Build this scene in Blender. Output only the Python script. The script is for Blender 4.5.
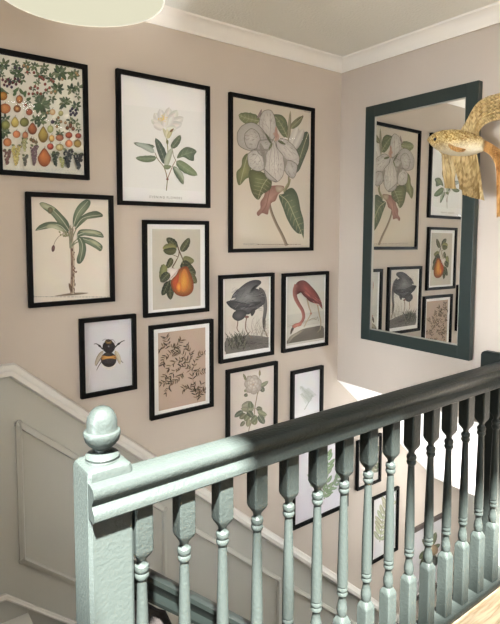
import bpy, bmesh, math, random
import numpy as np
from mathutils import Vector, Matrix

scene = bpy.context.scene
for o in list(bpy.data.objects): bpy.data.objects.remove(o)
C = scene.collection
random.seed(7)

# ------------------------------------------------------------------ camera
cam_d = bpy.data.cameras.new('camera'); cam = bpy.data.objects.new('camera', cam_d); C.objects.link(cam)
cam_d.sensor_fit = 'VERTICAL'; cam_d.sensor_height = 36.0
cam_d.lens = 531.47 * 36.0 / 624.0
cam_d.shift_y = -40.97 / 624.0
cam_d.clip_start = 0.02
YAW, PITCH, ROLL = 0.6468003, 0.07194827, 0.00242844
fw = Vector((math.sin(YAW) * math.cos(PITCH), math.cos(YAW) * math.cos(PITCH), -math.sin(PITCH)))
rt = Vector((math.cos(YAW), -math.sin(YAW), 0)); up = rt.cross(fw)
r2 = rt * math.cos(ROLL) + up * math.sin(ROLL); u2 = -rt * math.sin(ROLL) + up * math.cos(ROLL)
m = Matrix((r2, u2, -fw)).transposed().to_4x4(); m.translation = Vector((-2.11202, -2.0, 0.02893))
cam.matrix_world = m
scene.camera = cam

# ------------------------------------------------------------------ light and exposure
scene.view_settings.view_transform = 'Standard'; scene.view_settings.look = 'None'
scene.view_settings.gamma = 1.0; scene.view_settings.use_curve_mapping = False
scene.view_settings.exposure = 0.0
w = bpy.data.worlds.new('sky'); scene.world = w; w.use_nodes = True
w.node_tree.nodes['Background'].inputs[0].default_value = (0.75, 0.87, 1.0, 1)
w.node_tree.nodes['Background'].inputs[1].default_value = 1.0

SUN_DIR = Vector((-0.23, -0.45, 0.86)).normalized()      # towards the sun
def lamp(name, kind, energy, loc=(0, 0, 0), aim=None, color=(1, 1, 1), size=None, **kw):
    d = bpy.data.lights.new(name, kind); d.energy = energy; d.color = color
    o = bpy.data.objects.new(name, d); C.objects.link(o); o.location = loc
    if aim is not None: o.rotation_euler = Vector(aim).to_track_quat('-Z', 'Y').to_euler()
    if kind == 'AREA': d.shape = 'RECTANGLE'; d.size, d.size_y = size
    for k, v in kw.items(): setattr(d, k, v)
    return o
lamp('sun', 'SUN', 162.0, aim=-SUN_DIR, color=(1.0, 0.97, 0.92), angle=math.radians(2.5))
CEIL = 0.925
# daylight at the landing windows, plus added fills for the right wall and soffit
lamp('roof_opening_fill', 'AREA', 60, (-1.00, -1.9, CEIL + .14), (.55, 0.45, -1), (0.92, 0.97, 1.04), (1.8, .5))  # unseen fill over the added roof openings, tilted towards the right wall
lamp('landing_window_daylight', 'AREA', 25, (-1.3, -4.14, -0.1), (0, 1, 0), (0.94, 0.98, 1.03), (1.5, 1.1))
lamp('side_window_daylight', 'AREA', 18, (-3.32, -1.18, -0.22), (1, 0.06, -.10), (0.95, 0.98, 1.02), (.30, 1.0), spread=math.radians(64))
lamp('soffit_fill_lamp', 'AREA', 29, (1.20, -0.55, -2.62), (-.38, -.03, 1), (1.0, 0.98, 0.96), (0.4, 0.25), spread=math.radians(50))  # added unseen lamp in front of the solid door, brightening the soffit

# ------------------------------------------------------------------ colours and materials
def lin(c):
    c = c / 255.0
    return c / 12.92 if c <= 0.04045 else ((c + 0.055) / 1.055) ** 2.4
def rgb(t): return (lin(t[0]), lin(t[1]), lin(t[2]), 1.0)

def mat(name, col, rough=0.6, metal=0.0, spec=0.5, noise=None, bump=None, coat=0.0, trans=None):
    """noise=(scale, amount) colour mottling, bump=(scale, strength, distance)"""
    M = bpy.data.materials.new(name); M.use_nodes = True
    nt = M.node_tree; b = nt.nodes['Principled BSDF']
    b.inputs['Base Color'].default_value = (*col, 1)
    b.inputs['Roughness'].default_value = rough; b.inputs['Metallic'].default_value = metal
    b.inputs['Specular IOR Level'].default_value = spec; b.inputs['Coat Weight'].default_value = coat
    b.inputs['Coat Roughness'].default_value = 0.08
    tc = nt.nodes.new('ShaderNodeTexCoord')
    if noise:
        n = nt.nodes.new('ShaderNodeTexNoise'); n.inputs['Scale'].default_value = noise[0]; n.inputs['Detail'].default_value = 4
        nt.links.new(tc.outputs['Object'], n.inputs['Vector'])
        r = nt.nodes.new('ShaderNodeValToRGB')
        r.color_ramp.elements[0].position = .3; r.color_ramp.elements[1].position = .7
        r.color_ramp.elements[0].color = (*[max(0, c * (1 - noise[1])) for c in col], 1)
        r.color_ramp.elements[1].color = (*[min(1, c * (1 + noise[1])) for c in col], 1)
        nt.links.new(n.outputs['Fac'], r.inputs['Fac']); nt.links.new(r.outputs['Color'], b.inputs['Base Color'])
    if bump:
        n = nt.nodes.new('ShaderNodeTexNoise'); n.inputs['Scale'].default_value = bump[0]; n.inputs['Detail'].default_value = 3
        nt.links.new(tc.outputs['Object'], n.inputs['Vector'])
        bp = nt.nodes.new('ShaderNodeBump'); bp.inputs['Strength'].default_value = bump[1]; bp.inputs['Distance'].default_value = bump[2]
        nt.links.new(n.outputs['Fac'], bp.inputs['Height']); nt.links.new(bp.outputs['Normal'], b.inputs['Normal'])
    return M

M_wall = mat('taupe_wall_paint', (0.50, 0.443, 0.386), 0.85, noise=(3, .03), bump=(180, .15, .001))
M_ceil = mat('stippled_ceiling_paint', (0.76, 0.76, 0.71), 0.9, bump=(95, .8, .004))
M_white = mat('off_white_wood_paint', (0.455, 0.46, 0.42), 0.45, noise=(5, .02), bump=(120, .08, .001))
M_trim = mat('white_highlight_trim_gloss', (0.64, 0.63, 0.59), 0.4)  # lighter than the panelling paint to carry moulding highlights; also the white floor margin
M_cove = mat('white_coving_paint', (0.84, 0.82, 0.77), 0.7)
M_soffit = mat('white_soffit_paint', (0.86, 0.85, 0.82), 0.8)
M_green = mat('dark_green_gloss_paint', (0.0190, 0.0238, 0.0220), 0.36, spec=0.15, bump=(120, .55, .0028))
M_mgreen = mat('deep_green_mirror_paint', (0.014, 0.025, 0.023), 0.38, bump=(60, .1, .001))
M_black = mat('black_frame_paint', (0.003, 0.003, 0.003), 0.6, spec=0.1)
M_mount = mat('white_mount_board', (0.80, 0.80, 0.78), 0.8)
M_rail = mat('shade_darkened_green_gloss', (0.0035, 0.005, 0.0045), 0.4, spec=0.2)  # green paint darkened to put the stair handrail in shade
M_brown = mat('grey_brown_frame_wood', (0.07, 0.055, 0.05), 0.5, noise=(20, .3))
M_shade = mat('cream_shade_fabric', (0.86, 0.85, 0.76), 0.8)
M_shade.node_tree.nodes['Principled BSDF'].inputs['Emission Color'].default_value = (1.0, .98, .90, 1)     # the lamp is lit
M_shade.node_tree.nodes['Principled BSDF'].inputs['Emission Strength'].default_value = 0.18
M_brass = mat('brass', (0.6, 0.45, 0.2), 0.3, 1.0)
M_carpet = mat('dark_patterned_carpet', (0.05, 0.04, 0.03), 0.95, noise=(45, .9), bump=(300, .6, .004))
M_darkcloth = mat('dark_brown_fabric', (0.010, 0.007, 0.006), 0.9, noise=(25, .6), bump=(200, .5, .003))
M_glasspane = bpy.data.materials.new('window_glass'); M_glasspane.use_nodes = True

def glass_mat(M, ior=1.45, tint=(1, 1, 1)):
    nt = M.node_tree; nt.nodes.remove(nt.nodes['Principled BSDF'])
    out = nt.nodes['Material Output']
    t = nt.nodes.new('ShaderNodeBsdfTransparent'); t.inputs[0].default_value = (*tint, 1)
    g = nt.nodes.new('ShaderNodeBsdfGlossy'); g.inputs['Roughness'].default_value = 0.03
    f = nt.nodes.new('ShaderNodeFresnel')
    ge = nt.nodes.new('ShaderNodeNewGeometry'); mr_ = nt.nodes.new('ShaderNodeMapRange')      # same reflectance on either face of the pane
    mr_.inputs['To Min'].default_value = ior; mr_.inputs['To Max'].default_value = 1 / ior
    nt.links.new(ge.outputs['Backfacing'], mr_.inputs['Value']); nt.links.new(mr_.outputs[0], f.inputs['IOR'])
    x = nt.nodes.new('ShaderNodeMixShader')
    nt.links.new(f.outputs[0], x.inputs[0]); nt.links.new(t.outputs[0], x.inputs[1]); nt.links.new(g.outputs[0], x.inputs[2])
    nt.links.new(x.outputs[0], out.inputs['Surface'])
glass_mat(M_glasspane)
M_picglass = bpy.data.materials.new('picture_glass'); M_picglass.use_nodes = True; glass_mat(M_picglass, 1.11)      # low-reflection glazing

M_mirror = bpy.data.materials.new('silvered_mirror_glass'); M_mirror.use_nodes = True
b = M_mirror.node_tree.nodes['Principled BSDF']
b.inputs['Base Color'].default_value = (0.90, 0.92, 0.91, 1); b.inputs['Metallic'].default_value = 1; b.inputs['Roughness'].default_value = 0.0

M_print = bpy.data.materials.new('printed_paper'); M_print.use_nodes = True
nt = M_print.node_tree; b = nt.nodes['Principled BSDF']; b.inputs['Roughness'].default_value = 0.75
a = nt.nodes.new('ShaderNodeAttribute'); a.attribute_name = 'ink'
nt.links.new(a.outputs['Color'], b.inputs['Base Color'])

# pale streaky timber-coloured landing floor
M_floor = bpy.data.materials.new('pale_streaked_floor'); M_floor.use_nodes = True
nt = M_floor.node_tree; b = nt.nodes['Principled BSDF']; b.inputs['Roughness'].default_value = 0.7
tc = nt.nodes.new('ShaderNodeTexCoord'); mp = nt.nodes.new('ShaderNodeMapping'); mp.inputs['Scale'].default_value = (5, 60, 5)
mp.inputs['Rotation'].default_value = (0, 0, 0.35)
n = nt.nodes.new('ShaderNodeTexNoise'); n.inputs['Scale'].default_value = 1.4; n.inputs['Detail'].default_value = 6; n.inputs['Distortion'].default_value = .6
r = nt.nodes.new('ShaderNodeValToRGB'); r.color_ramp.elements[0].position = .32; r.color_ramp.elements[1].position = .62
r.color_ramp.elements[0].color = (.42, .28, .15, 1); r.color_ramp.elements[1].color = (.78, .64, .44, 1)
bp = nt.nodes.new('ShaderNodeBump'); bp.inputs['Strength'].default_value = .5; bp.inputs['Distance'].default_value = .003
for x, y in ((tc.outputs['Object'], mp.inputs['Vector']), (mp.outputs[0], n.inputs['Vector']), (n.outputs['Fac'], r.inputs['Fac']),
             (r.outputs['Color'], b.inputs['Base Color']), (n.outputs['Fac'], bp.inputs['Height']), (bp.outputs[0], b.inputs['Normal'])):
    nt.links.new(x, y)

# ------------------------------------------------------------------ helpers
def obj(name, verts, faces, material, parent=None, loc=(0, 0, 0), smooth=None, bevel=None, colors=None):
    me = bpy.data.meshes.new(name); me.from_pydata([tuple(v) for v in verts], [], faces); me.update()
    me.materials.append(material)
    if colors is not None:
        at = me.color_attributes.new('ink', 'FLOAT_COLOR', 'POINT')
        at.data.foreach_set('color', np.array(colors, dtype=np.float32).ravel())
    else:
        bm = bmesh.new(); bm.from_mesh(me); bmesh.ops.recalc_face_normals(bm, faces=bm.faces); bm.to_mesh(me); bm.free()
    if smooth is not None:
        me.polygons.foreach_set('use_smooth', [True] * len(me.polygons)); me.set_sharp_from_angle(angle=math.radians(smooth))
    o = bpy.data.objects.new(name, me); C.objects.link(o); o.location = loc
    if parent: o.parent = parent
    if bevel:
        md = o.modifiers.new('bevel', 'BEVEL'); md.width = bevel; md.segments = 2; md.limit_method = 'ANGLE'
    return o
def thing(name, label, cat, loc=(0, 0, 0), group=None):
    o = bpy.data.objects.new(name, None); C.objects.link(o); o.location = loc; o.empty_display_size = .05
    o['label'] = label; o['category'] = cat
    if group: o['group'] = group
    return o
def struct(o): o['kind'] = 'structure'; return o

class MB:
    def __init__(s): s.v = []; s.f = []
    def box(s, x0, x1, y0, y1, z0, z1):
        k = len(s.v)
        s.v += [(x, y, z) for x in (x0, x1) for y in (y0, y1) for z in (z0, z1)]
        s.f += [tuple(k + i for i in q) for q in ((0, 1, 3, 2), (4, 6, 7, 5), (0, 4, 5, 1), (2, 3, 7, 6), (0, 2, 6, 4), (1, 5, 7, 3))]
        return s
    def prism(s, poly, axis, a, b):
        """poly: 2D points in the two other axes (in x,y,z order), extruded along axis from a to b"""
        k = len(s.v); n = len(poly)
        for t in (a, b):
            for p, q in poly:
                s.v.append({'x': (t, p, q), 'y': (p, t, q), 'z': (p, q, t)}[axis])
        s.f.append(tuple(range(k, k + n))); s.f.append(tuple(range(k + 2 * n - 1, k + n - 1, -1)))
        for i in range(n):
            j = (i + 1) % n; s.f.append((k + i, k + j, k + n + j, k + n + i))
        return s
    def loft(s, rings, cap=True):
        k = len(s.v); n = len(rings[0])
        for rg in rings: s.v += list(rg)
        for i in range(len(rings) - 1):
            for j in range(n):
                q = (j + 1) % n
                s.f.append((k + i * n + j, k + i * n + q, k + (i + 1) * n + q, k + (i + 1) * n + j))
        if cap:
            s.f.append(tuple(range(k, k + n))); e = k + (len(rings) - 1) * n; s.f.append(tuple(range(e + n - 1, e - 1, -1)))
        return s
    def sweep(s, path, w, t, nrm):
        """square-section moulding (w across, t proud) along a polyline lying on a wall whose outward normal is nrm"""
        nrm = Vector(nrm); rings = []
        pts = [Vector(p) for p in path]
        for i, p in enumerate(pts):
            d0 = (pts[i] - pts[i - 1]).normalized() if i else (pts[1] - pts[0]).normalized()
            d1 = (pts[i + 1] - pts[i]).normalized() if i < len(pts) - 1 else d0
            if i == 0: d0 = d1
            s0 = d0.cross(nrm).normalized(); s1 = d1.cross(nrm).normalized(); a = (s0 + s1).normalized()
            a = a / max(.3, a.dot(s0)) * w / 2
            rings.append([p - a, p - a * .8 + nrm * t * .6, p - a * .3 + nrm * t * .7, p + nrm * t, p + a * .6 + nrm * t, p + a * .8 + nrm * t * .5, p + a])
        return s.loft(rings)
    def make(s, name, material, parent=None, loc=(0, 0, 0), **kw): return obj(name, s.v, s.f, material, parent, loc, **kw)

def sq_ring(cx, cy, z, h, q=0.0, n=24):
    """q=0 circle of radius h, q=1 square of half width h with chamfered corners"""
    out = []
    base = [0, 14, 28, 40.5, 49.5, 62, 76]          # extra points beside each corner keep the arris crisp
    for a_ in [b_ + 90 * k for k in range(4) for b_ in base]:
        a = math.radians(a_); c, s_ = math.cos(a), math.sin(a)
        r = h * ((1 - q) + q / max(abs(c), abs(s_)))
        out.append((cx + r * c, cy + r * s_, z))
    return out
def homography(src, dst):
    A = []
    for (x, y), (u, v) in zip(src, dst):
        A.append([x, y, 1, 0, 0, 0, -u * x, -u * y, -u]); A.append([0, 0, 0, x, y, 1, -v * x, -v * y, -v])
    h = np.linalg.svd(np.array(A, float))[2][-1].reshape(3, 3)
    def f(x, y):
        q = h @ np.array([x, y, 1.0]); return (float(q[0] / q[2]), float(q[1] / q[2]))
    return f

# ================================================================== THE SETTING
FLOOR = -1.375; SL = 0.875                     # landing floor height, slope of the flight
XW, YB = -3.4, -4.2                            # landing's far left and back
SK = [(-2.24, -1.74, -2.20, -1.56), (-1.74, -1.14, -2.20, -1.77), (-1.14, -0.34, -2.20, -1.95)]   # three unseen roof windows added to shape the sunbeam (x0,x1,y0,y1)

# ceiling with the three added roof-window openings
mb = MB(); xs = sorted({XW, .1, *[v for q in SK for v in q[:2]]}); ys = sorted({YB, .1, *[v for q in SK for v in q[2:]]})
for i in range(len(xs) - 1):
    for j in range(len(ys) - 1):
        cx, cy = (xs[i] + xs[i + 1]) / 2, (ys[j] + ys[j + 1]) / 2
        if not any(q[0] < cx < q[1] and q[2] < cy < q[3] for q in SK):
            mb.box(xs[i], xs[i + 1], ys[j], ys[j + 1], CEIL, CEIL + .12)
struct(mb.make('ceiling', M_ceil))
for i, q in enumerate(SK):  # frames and panes for the added roof openings
    wn = bpy.data.objects.new('window_%d' % (i + 1), None); C.objects.link(wn); struct(wn); wn.location = (q[0], q[2], CEIL)
    x1, y1 = q[1] - q[0], q[3] - q[2]
    e = .008; f = MB().box(0, e, 0, y1, 0, .06).box(x1 - e, x1, 0, y1, 0, .06).box(e, x1 - e, 0, .02, 0, .06).box(e, x1 - e, y1 - .02, y1, 0, .06)
    f.make('window_frame', M_white, wn)
    MB().box(e, x1 - e, .02, y1 - .02, .04, .046).make('pane', M_glasspane, wn)

# walls
struct(MB().box(XW, 1.45, 0, .12, -4.1, CEIL).make('wall_left', M_wall))
W3 = (-2.05, -.55, -.65, .45)                  # landing window in the back wall (x0,x1,z0,z1)
mb = MB().box(XW, W3[0], YB - .12, YB, -1.6, CEIL).box(W3[1], .1, YB - .12, YB, -1.6, CEIL)
mb.box(W3[0], W3[1], YB - .12, YB, -1.6, W3[2]).box(W3[0], W3[1], YB - .12, YB, W3[3], CEIL)
struct(mb.make('wall_back', M_wall))
W4 = (-1.38, -0.98, -.70, .50)
mb = MB().box(XW - .12, XW, YB, W4[0], -1.6, CEIL).box(XW - .12, XW, W4[1], .1, -1.6, CEIL)
mb.box(XW - .12, XW, W4[0], W4[1], -1.6, W4[2]).box(XW - .12, XW, W4[0], W4[1], W4[3], CEIL)
struct(mb.make('wall_side', M_wall))
def framed_window(n, x0, x1, z0, z1, axis, pos):
    wn = bpy.data.objects.new('window_%d' % n, None); C.objects.link(wn); struct(wn)
    f = MB(); g = MB(); t = .05
    def bx(mb_, a0, a1, b0, b1, d):
        if axis == 'y': mb_.box(a0, a1, pos - d / 2, pos + d / 2, b0, b1)
        else: mb_.box(pos - d / 2, pos + d / 2, a0, a1, b0, b1)
    bx(f, x0, x0 + t, z0, z1, .06); bx(f, x1 - t, x1, z0, z1, .06); bx(f, x0 + t, x1 - t, z0, z0 + t, .06); bx(f, x0 + t, x1 - t, z1 - t, z1, .06)
    bx(f, (x0 + x1) / 2 - .02, (x0 + x1) / 2 + .02, z0 + t, z1 - t, .05)
    f.make('window_frame', M_white, wn)
    bx(g, x0 + t, x1 - t, z0 + t, z1 - t, .006); g.make('pane', M_glasspane, wn)
framed_window(4, W3[0], W3[1], W3[2], W3[3], 'y', YB - .08)
framed_window(5, W4[0], W4[1], W4[2], W4[3], 'x', XW - .08)
ZS = -0.777                                   # where the upper right wall stops over the flight
struct(MB().prism([(YB, -1.6), (-.93, -1.6), (-.93, ZS), (0, ZS), (0, CEIL), (YB, CEIL)], 'x', 0, .1).make('wall_right', M_wall))
# sloping soffit over the lower flight, its end and the hall ceiling
struct(MB().prism([(0, ZS), (.94, -1.6), (1.45, -1.6), (1.45, -1.5), (.98, -1.5), (.101, ZS + .02)], 'y', -.93, 0).make('ceiling_soffit', M_soffit))
struct(MB().box(0, 1.45, -2.6, -.93, -1.6, -1.5).make('ceiling_hall', M_ceil))
struct(MB().box(1.33, 1.45, -2.6, 0, -4.1, -1.6).make('wall_far', M_white))
struct(MB().box(-1.6, 1.45, -2.72, -2.6, -4.1, -1.5).make('wall_hall', M_wall))
struct(MB().box(-.12, 0, -2.6, -.93, -4.0, -1.6).make('wall_inner', M_wall))
struct(MB().box(-3.0, -.12, -.95, -.89, -4.0, -1.6).make('wall_understairs', M_wall))
struct(MB().box(-3.0, 1.45, -2.6, 0, -4.1, -4.0).make('floor_hall', M_floor))
# landing floor: the slab and its short arm at the head of the stairs
struct(MB().box(XW, 0, YB, -.93, -1.6, FLOOR).box(XW, -1.66, -.93, 0, -1.6, FLOOR).make('floor', M_floor))

# coving
cv = [(0, 0), (0, -.057), (-.006, -.057), (-.009, -.050), (-.014, -.044), (-.022, -.030), (-.036, -.016), (-.052, -.009), (-.060, -.007), (-.064, 0)]
ring = lambda k: None
def cove(name, pts, inward):
    rings = []
    for p, n in zip(pts, inward): rings.append([(p[0] - n[0] * a, p[1] - n[1] * a, CEIL + b) for a, b in cv])
    return struct(MB().loft(rings).make(name, M_cove, smooth=40))
cove('trim_1', [(XW, 0), (0, 0)], [(0, -1), (-1, -1)]).name = 'trim_1'
cove('trim_2', [(0, 0), (0, YB)], [(-1, -1), (-1, 0)])
for nm in ('trim_1', 'trim_2'):
    for v in bpy.data.objects[nm].data.vertices: pass

# dado rail, following the landing and then the slope of the flight
def zd(x): return -0.4455 - SL * (x + 1.66)
xe = 1.325
DN = (0, -1, 0)
struct(MB().sweep([(XW, -.0005, -.460), (-1.668, -.0005, -.460), (xe, -.0005, zd(xe) - .015)], .050, .030, DN).make('trim_3', M_trim, smooth=50))
# off-white panelling under the dado: a thin skin of painted timber on the plaster
low = [(XW, FLOOR), (-1.66, FLOOR), (-1.66, -1.6), (-1.0, -4.0), (1.325, -4.0), (1.325, zd(1.325) - .01), (-1.665, -.462), (XW, -.462)]
struct(MB().prism(low, 'y', -.006, 0.0).make('trim_4', M_white))
def panel(n, x0, x1, dt, db):
    a = [(x0, -.006, zd(x0) - dt), (x1, -.006, zd(x1) - dt), (x1, -.006, zd(x1) - db), (x0, -.006, zd(x0) - db)]
    mb = MB()
    for i in range(4):
        p, q = Vector(a[i]), Vector(a[(i + 1) % 4]); d = (q - p).normalized() * .010
        mb.sweep([p - d, q + d], .024, .013, DN)
    struct(mb.make('trim_%d' % n, M_white, smooth=50))
panel(5, -1.65, -1.068, .205, .715)
panel(6, -0.985, -.415, .215, .715)
panel(7, -.335, .235, .215, .715)
panel(8, .315, .90, .215, .715)
# wall string of the stairs
sx0 = -1.712
def zs(x): return -1.272 - .885 * (x - sx0)
st = [(XW, -1.272), (sx0, -1.272), (1.3, zs(1.3)), (1.3, zs(1.3) - .33), (-1.62, -1.66), (-1.655, FLOOR), (XW, FLOOR)]
struct(MB().prism(st, 'y', -.022, -.006).make('baseboard_left', M_white))
struct(MB().sweep([(XW, -.022, -1.278), (sx0, -.022, -1.278), (1.3, -.022, zs(1.3) - .008)], .018, .012, DN).make('trim_9', M_trim, smooth=50))
struct(MB().box(-.02, 0, YB, -.995, FLOOR, FLOOR + .13).make('baseboard_right', M_white))

# white panelled door in the far hall wall
dr = bpy.data.objects.new('door_1', None); C.objects.link(dr); struct(dr); dr.location = (1.33, -.50, -4.0)
mb = MB().box(-.045, 0, -.42, .42, 0, 2.15)
mb.make('door_leaf', M_white, dr, bevel=.003)
mb = MB()
for y0, y1 in ((-.34, -.04), (.04, .34)):
    for z0, z1 in ((.2, .85), (.98, 1.55), (1.68, 2.02)):
        pts = [(-.045, y0, z0), (-.045, y1, z0), (-.045, y1, z1), (-.045, y0, z1)]
        for i in range(4): mb.sweep([pts[i], pts[(i + 1) % 4]], .03, .012, (-1, 0, 0))
mb.make('door_panels', M_white, dr, smooth=50)
MB().loft([[(-.045 - t, -.36 + r * math.cos(a * math.pi / 8), 1.0 + r * math.sin(a * math.pi / 8)) for a in range(16)] for t, r in ((0, .025), (.01, .012), (.03, .012), (.04, .026), (.06, .02))]).make('door_handle', M_brass, dr, smooth=50)
MB().box(-.03, 0, -.50, -.42, 0, 2.24).box(-.03, 0, .42, .497, 0, 2.24).box(-.03, 0, -.42, .42, 2.16, 2.24).make('door_frame', M_white, dr, bevel=.004)

# ================================================================== THE STAIRCASE AND BALUSTRADE
stairs = thing('staircase', 'white painted stairs with dark patterned runner going down beside the panelled wall', 'stairs', (-1.65, -.45, FLOOR))
for k in range(1, 14):
    x0 = .22 * (k - 1); z1 = -.1925 * k
    MB().box(x0 + .0, x0 + .238, -.405, .425, z1 - .03, z1).make('tread', M_white, stairs, bevel=.006)
    MB().box(x0 - .012, x0, -.405, .425, z1, z1 + .1625).make('riser', M_white, stairs)
mb = MB(); pr = []
for k in range(1, 14):
    x0 = .22 * (k - 1); z1 = -.1925 * k
    mb.box(x0 + .001, x0 + .246, -.36, .38, z1, z1 + .008).box(x0 + .001, x0 + .009, -.36, .38, z1 + .009, z1 + .19)
mb.make('carpet_runner', M_carpet, stairs)
MB().prism([(.012, -.0105), (2.86, -2.5025), (2.86, -2.80), (.012, -.36)], 'y', -.432, -.406).make('string_board', M_white, stairs)

rug = MB().box(-2.95, -1.665, -.80, -.11, FLOOR + .0, FLOOR + .010).make('landing_runner', M_carpet)
struct(MB().box(-3.3, -1.64, -.105, -.0225, FLOOR, FLOOR + .006).make('trim_10', M_trim))
rug['label'] = 'dark patterned carpet runner on the landing before the top step, at the lower left edge'; rug['category'] = 'carpet'

RZ = -.482; RB = -.556; YC = -.955
bal = thing('balustrade', 'dark green landing balustrade of turned spindles with an acorn-topped newel post', 'banister', (-1.69, YC, FLOOR))
ox, oy, oz = bal.location
prof = [(0, 0), (.024, -.001), (.034, -.005), (.038, -.012), (.038, -.022), (.034, -.030), (.029, -.037), (.0275, -.043), (.031, -.049), (.037, -.054), (.040, -.060), (.040, -.070), (.036, -.074), (0, -.074)]
full = prof + [(-a, b_) for a, b_ in reversed(prof[1:-1])]
rings = [[(x, a, RZ - oz + b_) for a, b_ in full] for x in (-1.742 - ox, -1.2 - ox, -.6 - ox, -.001 - ox)]
MB().loft(rings).make('handrail', M_green, bal, smooth=38)
MB().prism([(-.034, FLOOR - oz), (-.034, -1.362 - oz), (-.030, -1.354 - oz), (.037, -1.354 - oz), (.040, -1.358 - oz), (.040, FLOOR - .19 - oz), (.0255, FLOOR - .19 - oz), (.0255, FLOOR - oz)], 'x', -1.641 - ox, -.001 - ox).make('base_rail', M_green, bal)

bsec = [(-.556, .0205, 1), (-.668, .0205, 1), (-.676, .0190, .8), (-.690, .0120, .2), (-.697, .0105, 0), (-.702, .0125, 0), (-.705, .0165, 0), (-.712, .0180, 0),
        (-.718, .0165, 0), (-.721, .0145, 0), (-.724, .0165, 0), (-.729, .0175, 0), (-.735, .0155, 0), (-.740, .0118, 0), (-.760, .0122, 0), (-.82, .0140, 0),
        (-.90, .0160, 0), (-.98, .0172, 0), (-1.022, .0172, 0), (-1.025, .0150, 0), (-1.030, .0175, 0), (-1.036, .0175, 0), (-1.040, .0150, 0), (-1.044, .0172, 0),
        (-1.050, .0172, 0), (-1.056, .0130, 0), (-1.066, .0120, 0), (-1.082, .0150, 0), (-1.094, .0175, 0), (-1.106, .0170, 0), (-1.116, .0145, .1),
        (-1.122, .0160, .5), (-1.131, .0198, .85), (-1.138, .0205, 1), (-1.356, .0205, 1)]
bm_ = MB().loft([sq_ring(0, 0, z - oz, h * (1 if q > .3 else .93), q) for z, h, q in bsec])
bal0 = bm_.make('baluster', M_green, bal, loc=(-1.622 - ox, .0, 0), smooth=32)
for k in range(1, 15):
    c = bal0.copy(); C.objects.link(c); c.parent = bal; c.location = (-1.622 + .1081 * k - ox, 0, 0)

def newel(x, y, zt, zb, finial, kx=1.0):
    e = .0045 if finial else 0; r = [(zt, .030, .9), (zt - .002, .036 + e, .95), (zt - .007, .042 + e, 1), (zt - .016, .0452 + e, 1), (zb, .0455 + e, 1)]
    mb = MB().loft([[(x - ox + (p[0] - x + ox) * kx, p[1], p[2]) for p in sq_ring(x - ox, y - oy, z - oz, h, q)] for z, h, q in r])
    n = mb.make('newel_post', M_green, bal, smooth=30)
    if finial:
        pf = [(0.0005, -.343), (.008, -.3435), (.017, -.347), (.0245, -.354), (.030, -.365), (.0325, -.378), (.0325, -.391), (.0335, -.394), (.0380, -.396), (.0395, -.400), (.0385, -.406), (.036, -.416),
              (.030, -.424), (.022, -.431), (.0155, -.435), (.0155, -.439), (.024, -.441), (.033, -.445), (.0365, -.450), (.035, -.455), (.0365, zt + .0), (.001, zt)]
        MB().loft([[((x - ox) + rr * math.cos(2 * math.pi * i / 40), (y - oy) + rr * math.sin(2 * math.pi * i / 40), z - oz) for i in range(40)] for rr, z in pf]).make('finial', M_green, n, smooth=40)
newel(-1.693, -.918, -.458, -1.62, True)
newel(-.0185, -.886, -.456, -1.62, False, .38)

# handrail of the flight going down
hp = [(0, 0), (.02, -.001), (.031, -.008), (.033, -.018), (.025, -.028), (.022, -.036), (.028, -.043), (.031, -.052), (.028, -.060), (0, -.062)]
hf = hp + [(-a, b_) for a, b_ in reversed(hp[1:-1])]
MB().loft([[(x, a, b_ * 1.3 - .90 * x) for a, b_ in hf] for x in (.008, .8, 1.6, 2.9)]).make('handrail', M_rail, stairs, (0, -.375, .655), smooth=38)
for bx_ in (.9, 2.5):
    MB().loft([sq_ring(bx_, 0, z, .016, 0) for z in (-.90 * bx_ - .075, -.90 * bx_ - .90)]).make('support_post', M_rail, stairs, (0, -.375, .655), smooth=40)

# dark garment hanging below the stair handrail, beside the newel post
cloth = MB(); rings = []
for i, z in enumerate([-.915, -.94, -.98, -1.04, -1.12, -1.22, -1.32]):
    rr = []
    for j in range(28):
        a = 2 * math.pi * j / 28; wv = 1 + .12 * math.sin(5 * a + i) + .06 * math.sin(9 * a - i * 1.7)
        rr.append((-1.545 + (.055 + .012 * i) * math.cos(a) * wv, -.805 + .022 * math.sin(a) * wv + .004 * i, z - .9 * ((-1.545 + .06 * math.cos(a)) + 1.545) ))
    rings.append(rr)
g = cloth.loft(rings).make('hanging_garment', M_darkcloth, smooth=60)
g['label'] = 'dark brown bunched fabric hanging under the sloping stair handrail beside the newel post'; g['category'] = 'garment'

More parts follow.
